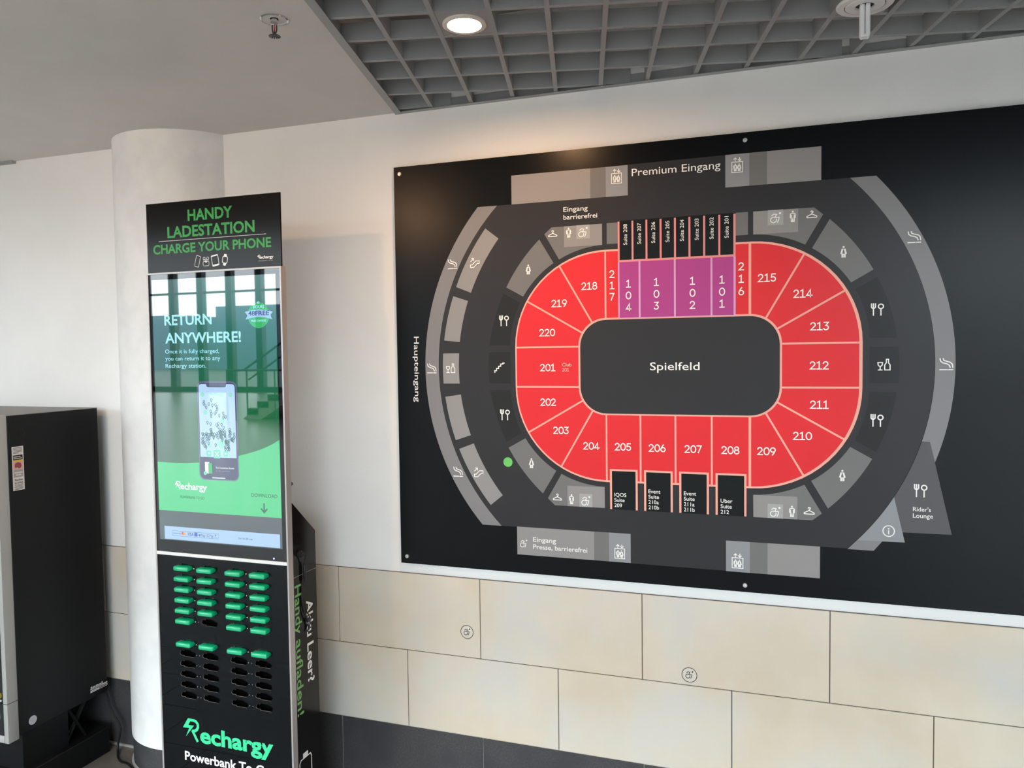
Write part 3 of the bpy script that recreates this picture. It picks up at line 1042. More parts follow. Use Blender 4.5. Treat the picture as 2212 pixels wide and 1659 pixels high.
for kind, x0, z0, x1, z1 in (
        ('smoking', -561, 2045, -525, 2080), ('escalator', -473, 2045, -437, 2080), ('woman', -262, 2012, -244, 2047), ('hanger', -179, 2138, -146, 2161),
        ('man', -114, 2132, -96, 2167), ('wheelchair', -71, 2131, -37, 2165), ('smoking', -651, 1664, -615, 1700), ('bar', -575, 1665, -539, 1700),
        ('cutlery', -365, 1834, -329, 1869), ('stairs', -385, 1665, -348, 1701), ('cutlery', -366, 1496, -330, 1532), ('woman', -259, 1324, -241, 1360),
        ('smoking', -552, 1282, -516, 1318), ('escalator', -470, 1283, -434, 1318), ('hanger', -172, 1213, -139, 1237), ('man', -113, 1202, -95, 1238),
        ('wheelchair', -69, 1200, -36, 1234), ('wheelchair', -297, 1036, -269, 1065), ('lift', 45, 2303, 82, 2353), ('lift', 437, 2306, 473, 2355),
        ('wheelchair', 555, 2138, 589, 2171), ('man', 614, 2137, 632, 2173), ('hanger', 663, 2146, 695, 2169), ('woman', 762, 2018, 780, 2054),
        ('smoking', 949, 2052, 985, 2087), ('cutlery', 849, 1838, 885, 1873), ('bar', 869, 1668, 905, 1704), ('smoking', 1038, 1668, 1074, 1704),
        ('cutlery', 850, 1496, 886, 1532), ('woman', 762, 1321, 780, 1357), ('hanger', 658, 1210, 691, 1234), ('man', 614, 1199, 632, 1236),
        ('wheelchair', 556, 1197, 589, 1230), ('cutlery', 972, 1283, 1008, 1320), ('info', 886, 1154, 921, 1190), ('lift', 47, 1021, 84, 1072), ('lift', 437, 1019, 474, 1069)):
    bp('pictogram', icon2(kind, x0, z0, x1, z1), 'bwhite', 8)
for x, z in ((-0.7512, 2.406), (0.4792, 2.407), (1.7092, 2.407), (-0.7500, 0.969), (0.4792, 0.965), (1.7092, 0.965)):
    obj('bolt', lathe((x, BY, z), (0, -1, 0), [(0.0078, -0.022), (0.0078, 0.003), (0.0066, 0.0048), (0.0, 0.0050)], 20), 'steel', board, smooth=True)

# round wheelchair stickers on the tiles
for (x, z, rr, lab) in ((-0.5145, 0.697, 0.0268, 'round black wheelchair sticker on beige tile nearer the kiosk, below the board corner'),
                        (0.298, 0.637, 0.0268, 'round black wheelchair sticker on beige tile below the middle of the board')):
    st_ = empty('accessibility_sticker', (x, -0.0005, z), label=lab, category='sticker', group='wheelchair stickers on the tiles')
    SP = Plane((x, -0.0003, z), (1, 0, 0), (0, 0, 1))
    obj('disc', SP.put(disc2(0, 0, rr, 40), 0.0002), 'sticker', st_)
    obj('ring', SP.put(ring2(0, 0, rr - 0.002, 0.0022, 44), 0.0005), 'ink', st_)
    obj('pictogram', SP.put(icon2('wheelchair', -0.0135, -0.0125, 0.0135, 0.0145), 0.0005), 'ink', st_)

# ================================================================== CHARGING KIOSK
KX0, KX1, KY, KYB = -1.566, -0.997, -0.410, -0.386
KXC = (KX0 + KX1) / 2
kiosk = empty('charging_kiosk', (KXC, -0.33, 0), label='tall black power bank rental kiosk with screen, standing before the white pillar', category='kiosk')
# silver frame: side rails, top rail, white divider
fr = [box(KX0, KX0 + 0.006, KY - 0.003, KYB, 0.02, 2.038), box(KX1 - 0.006, KX1, KY - 0.003, KYB, 0.02, 2.038), box(KX0 + 0.006, KX1 - 0.006, KY - 0.003, KYB, 2.032, 2.038)]
obj('frame', join(*fr), 'kframe', kiosk)
obj('divider_strip', box(KX0 + 0.006, KX1 - 0.006, KY - 0.004, KYB, 1.021, 1.0325), 'kstrip', kiosk)
obj('back_plate', box(KX0 + 0.006, KX1 - 0.006, KYB - 0.004, KYB, 0.02, 2.032), 'kbox', kiosk)
glass = obj('display_glass', box(KX0 + 0.006, KX1 - 0.006, KY, KY + 0.016, 1.0325, 2.032), 'kglass', kiosk)
# rear battery box with sloping shoulder (profile in y, z)
prof = [(-0.386, 0.0), (-0.386, 1.234), (-0.249, 1.107), (-0.245, 0.0)]
V_ = [(x, y, z) for x in (KX0 + 0.004, KX1 - 0.001) for y, z in prof]
F_ = [(0, 1, 2, 3), (7, 6, 5, 4), (0, 4, 5, 1), (1, 5, 6, 2), (2, 6, 7, 3), (3, 7, 4, 0)]
rear = obj('rear_box', (V_, F_), 'kbox', kiosk)
obj('base_plate', box(KX0 - 0.02, KX1 + 0.02, KY - 0.06, -0.235, 0.0, 0.02), 'kbox', kiosk)

# ---- screen content
KP = Plane((0, KY, 0), (1, 0, 0), (0, 0, 1))


def sp(name, geo2, m, layer, parent=None):
    v, f = geo2
    return obj(name, KP.put((mm(v), f), 0.0003 + 0.0002 * layer), m, parent or display)


SX0, SX1, SZ0, SZ1 = -1546, -1021, 1076, 2013
sm = screen_mat('screen_picture', (0.1, 0.2, 0.2))
t_, N_, L_, b_ = nodes_of(sm)
g_ = N_.new('ShaderNodeNewGeometry')
sep = N_.new('ShaderNodeSeparateXYZ')
L_.new(g_.outputs['Position'], sep.inputs[0])
mr = N_.new('ShaderNodeMapRange')
mr.inputs['From Min'].default_value = SZ0 * .001
mr.inputs['From Max'].default_value = SZ1 * .001
L_.new(sep.outputs['Z'], mr.inputs['Value'])
rp = N_.new('ShaderNodeValToRGB')
els = rp.color_ramp.elements
els[0].position = 0.0
els[0].color = (0.055, 0.075, 0.09, 1)
els[1].position = 1.0
els[1].color = (0.13, 0.25, 0.24, 1)
for ps, cc in ((0.116, (0.05, 0.068, 0.08, 1)), (0.125, (0.02, 0.16, 0.06, 1)), (0.5, (0.012, 0.14, 0.05, 1)), (0.70, (0.014, 0.13, 0.075, 1)), (0.82, (0.03, 0.16, 0.13, 1)), (0.9, (0.08, 0.21, 0.19, 1))):
    e_ = els.new(ps)
    e_.color = cc
L_.new(mr.outputs['Result'], rp.inputs['Fac'])
mr2 = N_.new('ShaderNodeMapRange')
mr2.interpolation_type = 'SMOOTHSTEP'
mr2.inputs['From Min'].default_value = -1.30
mr2.inputs['From Max'].default_value = -1.56
mr2.inputs['To Max'].default_value = 0.62
L_.new(sep.outputs['X'], mr2.inputs['Value'])
mxs = N_.new('ShaderNodeMix')
mxs.data_type = 'RGBA'
mxs.inputs['B'].default_value = (0.055, 0.105, 0.10, 1)  # greyer left side: screen teal with floor reflection painted in
L_.new(mr2.outputs['Result'], mxs.inputs['Factor'])
L_.new(rp.outputs['Color'], mxs.inputs['A'])
L_.new(mxs.outputs['Result'], b_.inputs['Emission Color'])
b_.inputs['Emission Strength'].default_value = 1.0
display = obj('display', KP.put((mm(rect2(SX0, SX1, SZ0, SZ1)[0]), [(0, 1, 2, 3)]), 0.0003), sm, kiosk)
SC = dict(wave=screen_mat('screen_light_green', (0.05, 0.60, 0.22)), cyan=screen_mat('screen_pale_cyan', (0.42, 0.86, 0.95)), bar=screen_mat('screen_pale_blue', (0.38, 0.58, 0.92)),
          map=screen_mat('screen_map_blue', (0.48, 0.70, 1.0)), phone=screen_mat('screen_phone_navy', (0.055, 0.06, 0.14)), rim=screen_mat('screen_phone_rim', (0.16, 0.16, 0.30)),
          dark=screen_mat('screen_dark_text', (0.02, 0.12, 0.07)), pin=screen_mat('screen_pin_green', (0.05, 0.16, 0.15)), mint=screen_mat('screen_mint', (0.16, 0.70, 0.52)),
          navy=screen_mat('screen_navy_text', (0.03, 0.05, 0.20)), badge=screen_mat('screen_badge_green', (0.05, 0.48, 0.16)), red=screen_mat('screen_red', (0.75, 0.08, 0.04)),
          orange=screen_mat('screen_orange', (0.85, 0.35, 0.06)), blue=screen_mat('screen_blue', (0.05, 0.13, 0.65)), white=screen_mat('screen_white', (0.85, 0.95, 0.95)),
          grey=screen_mat('screen_grey_text', (0.10, 0.14, 0.22)), mapgreen=screen_mat('screen_map_green', (0.30, 0.72, 0.62)))
wave = [(SX0, 1183)] + [(SX1, 1183)] + [(-1022, 1452), (-1043, 1440), (-1066, 1429), (-1094, 1418), (-1122, 1409), (-1155, 1400), (-1189, 1392), (-1240, 1381), (-1300, 1370), (-1361, 1362), (-1420, 1358), (-1468, 1357), (-1536, 1359), (SX0, 1359)]
sp('green_wave', poly2(wave), SC['wave'], 1)
sp('info_bar', rect2(-1524, -1030, 1079, 1126), SC['bar'], 1)
sp('lettering', text2('RETURN', -1494, 1851, cap=35, width=206, bold=0.022), SC['cyan'], 3)
sp('lettering', text2('ANYWHERE!', -1493, 1787, cap=35, width=326, bold=0.022), SC['cyan'], 3)
for s_, z_, w_t in (('Once it is fully charged,', 1750, 235), ('you can return it to any', 1725, 239), ('Rechargy station.', 1699, 177)):
    sp('lettering', text2(s_, -1495, z_, cap=14, width=w_t, bold=0.004), SC['cyan'], 3)
sp('badge', disc2(-1093, 1876, 44, 40), SC['badge'], 2)
sp('badge_ribbon', poly2([(-1148, 1889), (-1120, 1893), (-1092, 1896), (-1064, 1893), (-1035, 1887), (-1044, 1875), (-1038, 1861), (-1064, 1868), (-1092, 1870), (-1120, 1868), (-1146, 1862), (-1138, 1876)]), SC['bar'], 3)
sp('lettering', text2('48FREE', -1092, 1875.5, cap=15, width=84, align='C', bold=0.018), SC['navy'], 4)
sp('lettering', join2(text2('48', -1093, 1915, cap=8, align='C', bold=0.02), text2('HOURS', -1091, 1899, cap=10.5, width=44, align='C', bold=0.02), text2('FREE CHARGE', -1093, 1854, cap=6.5, align='C', bold=0.02)), SC['cyan'], 4)
phone = sp('phone_picture', poly2(rrect_pts(-1360, -1191, 1302, 1650, 22, 6)), SC['rim'], 2)
sp('phone_body', poly2(rrect_pts(-1356, -1195, 1306, 1646, 19, 6)), SC['phone'], 3, phone)
sp('map_view', poly2([(-1353, 1383), (-1199, 1383), (-1199, 1628)] + arc_pts(-1211, 1629, 12, 0, 90, 5) + [(-1234, 1641), (-1236, 1633), (-1242, 1630), (-1312, 1630), (-1318, 1633), (-1320, 1641)] + arc_pts(-1341, 1629, 12, 90, 180, 5)), SC['map'], 4, phone)
rnd = random.Random(3)
sp('map_patch', join2(disc2(-1326, 1541, 9, 10), disc2(-1262, 1430, 16, 9), disc2(-1312, 1424, 8, 8), disc2(-1255, 1512, 10, 9), disc2(-1337, 1604, 9, 10), disc2(-1217, 1604, 9, 10)), SC['mapgreen'], 5, phone)
sp('lettering', text2('Rechargy', -1276, 1601, cap=10, width=52, align='C', bold=0.01), SC['mint'], 5, phone)


def pin2(x, z, r):
    o = arc_pts(x, z, r, -35, 215, 10) + [(x, z - r * 2.1)]
    i = [(x + (a - x) * 0.55, z + (b - z) * 0.55) for a, b in o]
    return poly2(o, [list(reversed(i))])


pins = [(-1331, 1580), (-1333, 1573), (-1326, 1567), (-1322, 1560), (-1299, 1586), (-1310, 1572), (-1295, 1568), (-1282, 1569), (-1275, 1562), (-1275, 1555), (-1280, 1545), (-1285, 1540),
        (-1303, 1546), (-1300, 1538), (-1302, 1530), (-1267, 1532), (-1250, 1540), (-1246, 1530), (-1250, 1525), (-1240, 1528), (-1318, 1506), (-1305, 1502), (-1272, 1504), (-1258, 1500), (-1250, 1490)]
for k in range(70):
    a = rnd.uniform(-1346, -1205)
    pins.append((a, 1463 + rnd.gauss(0, 11) - abs(a + 1270) * 0.06))
for k in range(18):
    pins.append((rnd.gauss(-1238, 9), rnd.uniform(1410, 1448)))
for k in range(7):
    pins.append((rnd.gauss(-1330, 6), rnd.uniform(1415, 1436)))
pins.append((-1286, 1428))
sp('map_pins', join2(*[pin2(a, b, 4.8) for a, b in pins]), SC['pin'], 6, phone)
sp('app_buttons', join2(poly2(rrect_pts(-1326, -1307, 1386, 1407, 4)), poly2(rrect_pts(-1296, -1267, 1380, 1410, 4)), poly2(rrect_pts(-1254, -1235, 1387, 1408, 4))), SC['mint'], 6, phone)
sp('app_button_cross', join2(stroke2([(-1288, 1388), (-1275, 1402)], 3), stroke2([(-1288, 1402), (-1275, 1388)], 3), disc2(-1316, 1397, 4, 10), disc2(-1245, 1397, 4, 10)), SC['white'], 7, phone)
sp('station_drawing', join2(rect2(-1335, -1316, 1325, 1366)), SC['white'], 5, phone)
sp('power_bank_drawing', poly2(rrect_pts(-1320, -1303, 1325, 1362, 3)), SC['badge'], 6, phone)
sp('coin_drawing', disc2(-1334, 1326, 7, 16), SC['mint'], 6, phone)
sp('lettering', join2(text2('Eine kostenlose Stunde', -1288, 1344, cap=6, width=78, bold=0.01), rect2(-1305, -1249, 1309, 1312)), SC['white'], 5, phone)
sp('small_print', join2(rect2(-1288, -1281, 1334, 1337), rect2(-1278, -1266, 1334, 1337.5), rect2(-1263, -1228, 1334, 1337)), SC['rim'], 5, phone)
sp('logo', join2(logo_r2(-1471, 1263, 29), text2('echargy', -1446, 1264, cap=22, width=117, bold=0.026)), SC['white'], 3)
sp('lettering', text2('POWERBANK TO GO', -1448, 1231, cap=9, width=106, bold=0.0), SC['dark'], 3)
sp('lettering', text2('DOWNLOAD', -1142, 1251, cap=12, width=106, bold=0.012), SC['dark'], 3)
sp('arrow', join2(stroke2([(-1091, 1228), (-1091, 1202)], 6), stroke2([(-1102, 1210), (-1091, 1199), (-1080, 1210)], 6)), SC['dark'], 3)
sp('payment_box', stroke2([(-1489, 1093), (-1489, 1111), (-1286, 1111), (-1286, 1093)], 1.0, closed=True), SC['grey'], 3)
sp('lettering', join2(text2('amazon pay', -1484, 1100, cap=5.5, width=34, bold=0.01), text2('VISA', -1421, 1097, cap=11, width=27, bold=0.02), text2('Pay', -1363, 1097, cap=10, width=21), text2('G Pay', -1337, 1097, cap=10, width=29), text2('P', -1301, 1100, cap=8, bold=0.02), text2('PayPal', -1304, 1095, cap=3, width=13), disc2(-1369, 1101.5, 3.6, 12), text2('Scan the QR code', -1202, 1099, cap=7, width=60)), SC['grey'], 4)
sp('payment_mark', disc2(-1442, 1103, 5.5, 18), SC['red'], 4)
sp('payment_mark', disc2(-1435, 1103, 5.5, 18), SC['orange'], 5)
sp('payment_mark', rect2(-1391, -1377, 1096, 1110), SC['blue'], 4)
obj('power_light', lathe((-1.057, KY, 1.041), (0, -1, 0), [(0.003, -0.001), (0.003, 0.001)], 12), 'ledblue', kiosk)

# ---- lower front panel with cut-out slots
COLS = (-1.4385, -1.3380, -1.2160, -1.1140)
ROWS_U = [0.9800 - 0.0386 * k for k in range(6)]
ROWS_L = [0.7030 - 0.0384 * k for k in range(6)]


def slot_outline(cx, cz):
    a = [(-.0355, -.004), (-.031, -.009), (-.017, -.009), (-.016, -.0125), (.029, -.0125), (.031, -.009), (.0345, -.006), (.0355, .002), (.031, .0075),
         (.018, .0085), (.017, .0125), (-.017, .0125), (-.018, .0085), (-.031, .0075)]
    return [(cx + p, cz + q) for p, q in a]


slots = [(c, r) for rows in (ROWS_U, ROWS_L) for r in rows for c in COLS]
outer = [(KX0 + 0.006, 0.02), (KX1 - 0.006, 0.02), (KX1 - 0.006, 1.021), (KX0 + 0.006, 1.021)]
panel = obj('front_panel', KP.put(poly2(outer, [list(reversed(slot_outline(c, r))) for c, r in slots])), 'kpanel', kiosk)
so = slot_outline(0, 0)
ns = len(so)
sv = [(a, 0.0, b) for a, b in so] + [(a, 0.018, b) for a, b in so]
sf = [(i, (i + 1) % ns, (i + 1) % ns + ns, i + ns) for i in range(ns)]
slot_proto = None
for c, r in slots:
    if slot_proto is None:
        me = bpy.data.meshes.new('slot')
        ev = [(a, 0.0, b) for a, b in so] + [(a, 0.0028, b) for a, b in so] + [(a, 0.019, b) for a, b in so]
        ef = [(i + ns * k, i + ns * (k + 1), (i + 1) % ns + ns * (k + 1), (i + 1) % ns + ns * k) for k in (0, 1) for i in range(ns)] + [tuple(range(2 * ns, 3 * ns))]
        me.from_pydata(ev, [], ef)
        me.materials.append(M['kedge'])
        me.materials.append(M['kslot'])
        for i, p_ in enumerate(me.polygons):
            p_.material_index = 0 if i < ns else 1
        slot_proto = bpy.data.objects.new('slot', me)
        COL.objects.link(slot_proto)
        o = slot_proto
    else:
        o = slot_proto.copy()
        COL.objects.link(o)
    o.parent = panel
    o.location = Vector((c, KY, r)) - WORLD_AT[panel]
empty_set = {(1, 5)} | {(c, 6 + r) for c in range(4) for r in range(1, 6)}
lp = {}
for ri, r in enumerate(ROWS_U + ROWS_L):
    for pi, xm in enumerate((-1.3915, -1.1675)):
        for s in (-1, 1):
            ci = pi * 2 + (0 if s < 0 else 1)
            key = 'ledoff' if (ci, ri) in empty_set else 'ledwhite'
            loc = Vector((xm + s * 0.0068, KY, r - 0.002))
            if key not in lp:
                lp[key] = obj('indicator_light', lathe((0, 0, 0), (0, -1, 0), [(0.0016, -0.001), (0.0016, 0.0006)], 8), key)
                o = lp[key]
            else:
                o = lp[key].copy()
                COL.objects.link(o)
            o.parent = panel
            o.location = loc - WORLD_AT[panel]
sp('logo', join2(logo_r2(-1470, 344, 81), text2('echargy', -1394, 344, cap=55, width=314, bold=0.034)), 'kgreen', 1, panel)
sp('lettering', text2('Powerbank To Go', -1465, 268, cap=32, width=372, bold=0.022), 'bwhite', 1, panel)

# ---- header sign
HY = -0.398
HX0, HX1, HZ0, HZ1 = -1.572, -1.004, 2.030, 2.2865
head = obj('header_sign', bevel_box(HX0, HX1, HY, HY + 0.006, HZ0, HZ1, 0.001, 1), 'hblack', kiosk)
obj('header_edge', join(box(HX0 - 0.0015, HX0, HY, HY + 0.006, HZ0, HZ1), box(HX0 - 0.0015, HX1, HY, HY + 0.006, HZ1, HZ1 + 0.0012)), 'kframe', head)
HP = Plane((0.0065, HY, 0.002), (1, 0, 0), (0, 0, 1))


def hp(name, geo2, m, layer=1):
    v, f = geo2
    return obj(name, HP.put((mm(v), f), 0.0002 * layer), m, head)


hp('lettering', text2('HANDY', -1395, 2215, cap=37, width=190, bold=0.026), 'hgreen')
hp('lettering', text2('LADESTATION', -1486, 2160, cap=37, width=371, bold=0.026), 'hgreen')
hp('lettering', text2('CHARGE YOUR PHONE', -1552, 2105, cap=31, width=502, bold=0.026), 'hgreen')
hp('line', rect2(-1526, -1069, 2148.3, 2149.7), 'bwhite')
tilt = lambda pts, cx, cy, d: [(cx + (a * math.cos(d) - b * math.sin(d)), cy + (a * math.sin(d) + b * math.cos(d))) for a, b in pts]
hp('phone_outline', stroke2(tilt(rrect_pts(-9, 9, -19.5, 19.5, 3, 3), -1358, 2070.5, -0.27), 1.4, closed=True), 'bwhite')
hp('earbuds_outline', join2(stroke2(rrect_pts(-1334, -1309, 2053, 2069, 4, 3), 1.4, closed=True), stroke2(arc_pts(-1329, 2079, 4.5, 0, 360, 12), 1.4), stroke2(arc_pts(-1314, 2079, 4.5, 0, 360, 12), 1.4),
                            stroke2([(-1332, 2073), (-1321, 2064)], 1.4), stroke2([(-1311, 2073), (-1321, 2064)], 1.4), stroke2([(-1325, 2078), (-1322, 2066)], 1.4), stroke2([(-1318, 2078), (-1320, 2066)], 1.4)), 'bwhite')
hp('tablet_outline', join2(stroke2(tilt(rrect_pts(-14, 14, -18.5, 18.5, 2, 3), -1282.5, 2070, 0.17), 2.0, closed=True), poly2(tilt([(-14, -18), (14, -18), (14, -13.5), (-14, -13.5)], -1282.5, 2070, 0.17)), poly2(tilt([(-14, 15), (14, 15), (14, 18), (-14, 18)], -1282.5, 2070, 0.17))), 'bwhite')
hp('watch_outline', join2(stroke2(tilt(rrect_pts(-10, 10, -11, 11, 3.5, 3), -1241, 2070, -0.15), 2.4, closed=True), poly2(tilt([(-7, 11), (7, 11), (5, 20), (-5, 20)], -1241, 2070, -0.15)), poly2(tilt([(-5, -20), (5, -20), (7, -11), (-7, -11)], -1241, 2070, -0.15))), 'bwhite')
hp('logo', join2(logo_r2(-1107, 2066, 13.5), text2('echargy', -1096, 2066.5, cap=9.5, width=54, bold=0.026)), 'bwhite')
hp('lettering', text2('POWERBANK TO GO', -1103, 2057, cap=3.6, width=58, bold=0.0), 'labelgrey')

# ---- side lettering, socket, cable
SPN = Plane((KX1 - 0.001, 0, 0), (0, 0, -1), (0, 1, 0))      # on the right side, reads downward


def sidep(name, geo2, m):
    v, f = geo2
    return obj(name, SPN.put((mm(v), f), 0.0003), m, rear)


sidep('lettering', text2('Akku', -868, -313, cap=37, width=130, bold=0.018), 'bwhite')
sidep('lettering', text2('Leer?', -714, -313, cap=37, width=143, bold=0.018), 'bwhite')
sidep('lettering', text2('Handy', -940, -380, cap=36, width=172, bold=0.010), 'sgreen')
sidep('lettering', text2('aufladen!', -749, -380, cap=36, width=271, bold=0.010), 'sgreen')
sidep('battery_drawing', join2(stroke2([(-120, -305), (-308, -305), (-318, -312), (-318, -368), (-308, -376), (-120, -376)], 4.5), rect2(-336, -320, -356, -326)), 'bwhite')
obj('power_socket', lathe((KX1 - 0.001, -0.348, 1.045), (1, 0, 0), [(0.0125, 0.0), (0.0125, 0.006), (0.009, 0.008), (0.008, 0.016), (0.0, 0.0165)], 20), 'rubber', rear, smooth=True)
cab = [(KX1 + 0.014, -0.346, 1.044), (KX1 + 0.018, -0.337, 1.038), (KX1 + 0.010, -0.333, 1.01), (KX1 + 0.008, -0.331, 0.97), (KX1 + 0.007, -0.335, 0.93), (KX1 + 0.006, -0.342, 0.88), (KX1 + 0.006, -0.337, 0.835), (KX1 + 0.006, -0.320, 0.800), (KX1 + 0.006, -0.314, 0.775), (KX1 + 0.006, -0.320, 0.760)]
cable = obj('power_cable', tube(smooth_path(cab), 0.0022, 8), 'rubber', rear, smooth=True)
cab2 = [(KX1 + 0.006, -0.331, 0.965), (KX1 + 0.006, -0.334, 0.92), (KX1 + 0.006, -0.336, 0.88), (KX1 + 0.006, -0.326, 0.84), (KX1 + 0.006, -0.309, 0.815), (KX1 + 0.006, -0.304, 0.79), (KX1 + 0.006, -0.312, 0.765)]
obj('power_cable', tube(smooth_path(cab2), 0.0022, 8), 'rubber', rear, smooth=True)
obj('cable_plug', lathe((KX1 + 0.008, -0.331, 0.945), (0, 0, 1), [(0.003, 0.0), (0.0055, 0.004), (0.0055, 0.05), (0.003, 0.066)], 12), 'rubber', rear, smooth=True)
obj('cable_clip', box(KX1, KX1 + 0.010, -0.322, -0.304, 0.796, 0.806), 'rubber', rear)
obj('lock_knob', lathe((KX1 - 0.02, -0.249, 0.967), (0, 1, 0), [(0.010, 0.0), (0.010, 0.012), (0.0, 0.014)], 16), 'rubber', rear, smooth=True)
obj('panel_seam', box(KX1 - 0.0012, KX1 - 0.0006, -0.384, -0.247, 0.9695, 0.9705), 'kframe', rear)

# ---- power banks in the slots
bank_cols = ('leftmost', 'second', 'third', 'rightmost')
ordn = ('first', 'second', 'third', 'fourth', 'fifth', 'lowest')
bproto = None
for ri, r in enumerate(ROWS_U + ROWS_L):
    for ci, c in enumerate(COLS):
        if (ci, ri) in empty_set:
            continue
        if ri < 6:
            lab = 'green power bank, %s row of the upper slot block, %s column' % (ordn[ri], bank_cols[ci])
        else:
            lab = 'green power bank alone at the top of the lower slot block, %s column' % bank_cols[ci]
        loc = Vector((c - 0.001, KY, r - 0.0005))
        if bproto is None:
            bproto = obj('power_bank', bevel_box(-0.0350, 0.0310, -0.0215, 0.017, -0.0100, 0.0080, 0.0062, 3), 'bank', smooth=True)
            o = bproto
        else:
            o = bproto.copy()
            COL.objects.link(o)
        o.location = loc
        o['label'] = lab
        o['category'] = 'power bank'
        o['group'] = 'green power banks in the kiosk slots'

# ---- two steel wall screws beside the kiosk
for x, z, lab in ((-1.2895, 2.012, 'small steel screw ring on the wall beside the top of the kiosk screen'), (-1.2760, 1.2185, 'small steel screw ring on the wall above the kiosk rear box')):
    sc_ = empty('wall_screw', (x, WALL_Y, z), label=lab, category='screw', group='screw rings on the wall by the kiosk')
    obj('washer', lathe((x, WALL_Y, z), (0, -1, 0), [(0.0065, 0), (0.0065, 0.003), (0.0040, 0.003), (0.0040, 0.0)], 18, False), 'rubber', sc_, smooth=True)
    obj('screw_head', lathe((x, WALL_Y, z), (0, -1, 0), [(0.0038, 0), (0.0038, 0.004), (0.0, 0.005)], 12), 'steel', sc_, smooth=True)

# ================================================================== VENDING MACHINE AT THE LEFT EDGE
MX1, MX0 = -2.203, -2.96
MYB, MYF = -0.060, -0.474
mach = empty('vending_machine', ((MX0 + MX1) / 2, -0.3, 0), label='black cigarette vending machine with silver front frame at the left edge', category='vending machine')
body = obj('body', bevel_box(MX0, MX1, MYF, MYB, 0.275, 1.520, 0.002, 1), 'mblack', mach)
obj('top_cover', box(MX0 + 0.001, MX1 - 0.001, MYF, MYB, 1.520, 1.5225), 'mtop', mach)
FY = -0.520
ff = [bevel_box(MX1 - 0.022, MX1 + 0.001, FY, MYF - 0.0005, 0.262, 1.524, 0.004, 2), bevel_box(MX0, MX0 + 0.022, FY, MYF - 0.0005, 0.262, 1.524, 0.004, 2),
      bevel_box(MX0 + 0.022, MX1 - 0.022, FY, MYF - 0.0005, 1.490, 1.524, 0.004, 2), bevel_box(MX0 + 0.022, MX1 - 0.022, FY, MYF - 0.0005, 0.262, 0.290, 0.004, 2)]
obj('front_frame', join(*ff), 'msilver', mach, smooth=True)
obj('front_seam', box(MX1 - 0.023, MX1 + 0.0014, FY - 0.0004, MYF, 0.4165, 0.4185), 'rubber', mach)
obj('front_window', box(MX0 + 0.022, MX1 - 0.022, FY + 0.006, MYF, 0.418, 1.490), 'mglass', mach)
obj('front_door', box(MX0 + 0.022, MX1 - 0.022, FY + 0.004, MYF, 0.290, 0.416), 'mglass', mach)
obj('coin_button', lathe((-2.247, FY + 0.006, 0.445), (0, -1, 0), [(0.011, 0), (0.011, 0.006), (0.0, 0.007)], 16), 'brass', mach, smooth=True)
obj('coin_tray', box(-2.275, -2.236, FY, FY + 0.006, 0.424, 0.428), 'kstrip', mach)
obj('door_lock', lathe((-2.262, FY + 0.004, 0.362), (0, -1, 0), [(0.017, 0), (0.017, 0.004), (0.012, 0.007), (0.0, 0.008)], 20), 'steel', mach, smooth=True)
obj('side_plug', lathe((MX1, -0.418, 1.452), (1, 0, 0), [(0.014, 0.0), (0.0125, 0.0012), (0.0, 0.0012)], 20), 'mblack', mach, smooth=True)
MP = Plane((MX1, 0, 0), (0, 1, 0), (0, 0, 1))      # right side, normal +x


def mp_(name, geo2, m, layer, parent):
    v, f = geo2
    return obj(name, MP.put((mm(v), f), 0.0003 * layer), m, parent)


wl = mp_('warning_label', poly2([(-459, 1229), (-411, 1229), (-411, 1399), (-459, 1399)]), 'labelwhite', 1, body)
mp_('black_field', rect2(-455, -415, 1347, 1366), 'ink', 2, wl)
mp_('yellow_field', rect2(-455, -415, 1340, 1347), 'labelyellow', 2, wl)
mp_('pink_field', rect2(-455, -415, 1311, 1340), 'labelpink', 2, wl)
mp_('dark_picture', poly2([(-450, 1325), (-446, 1335), (-435, 1338), (-424, 1334), (-421, 1324), (-425, 1315), (-433, 1313), (-439, 1319), (-446, 1315)]), 'labelred', 3, wl)
mp_('grey_field', rect2(-455, -415, 1280, 1310), 'labelgrey', 2, wl)
mp_('lettering', join2(text2('Rauchen', -435, 1266, cap=8, width=33, align='C', bold=0.02), text2('ist t\u00f6dlich', -435, 1255, cap=8, width=34, align='C', bold=0.02),
                      *[rect2(-453 + (3 if k % 2 else 0), -417 - (4 if k % 3 == 1 else 0), 1249.5 - 4.4 * k, 1251.3 - 4.4 * k) for k in range(5)],
                      *[rect2(-454, -417 - (14 if k == 4 else 0), 1392.5 - 5 * k, 1394.6 - 5 * k) for k in range(5)]), 'labeltext', 3, wl)
mp_('lettering', join2(*[rect2(-452 + 3.6 * k, -449.2 + 3.6 * k, 1295, 1300.5) for k in range(10)], *[rect2(-446 + 3.8 * k, -443 + 3.8 * k, 1286, 1291.5) for k in range(6)], rect2(-453, -424, 1358, 1360.5), rect2(-453, -418, 1351.5, 1354)), 'labelwhite', 3, wl)
rl = mp_('round_label', disc2(-417, 310, 17.5, 28), 'labelsilver', 1, body)
mp_('lettering', join2(*[rect2(-428 + 3 * (k == 0 or k == 4), -406 - 3 * (k == 0 or k == 4), 300 + 4.4 * k, 301.2 + 4.4 * k) for k in range(5)]), 'labelgrey', 2, rl)
il = mp_('maker_label', join2(rect2(-148, -60, 312, 317), rect2(-148, -60, 300, 309)), 'labelwhite', 1, body)
mp_('lettering', join2(rect2(-146, -139, 319, 326), rect2(-137, -122, 319, 323.5), rect2(-120, -106, 319, 324), rect2(-104, -92, 319, 323), rect2(-90, -84, 319, 327)), 'labelwhite', 1, il)
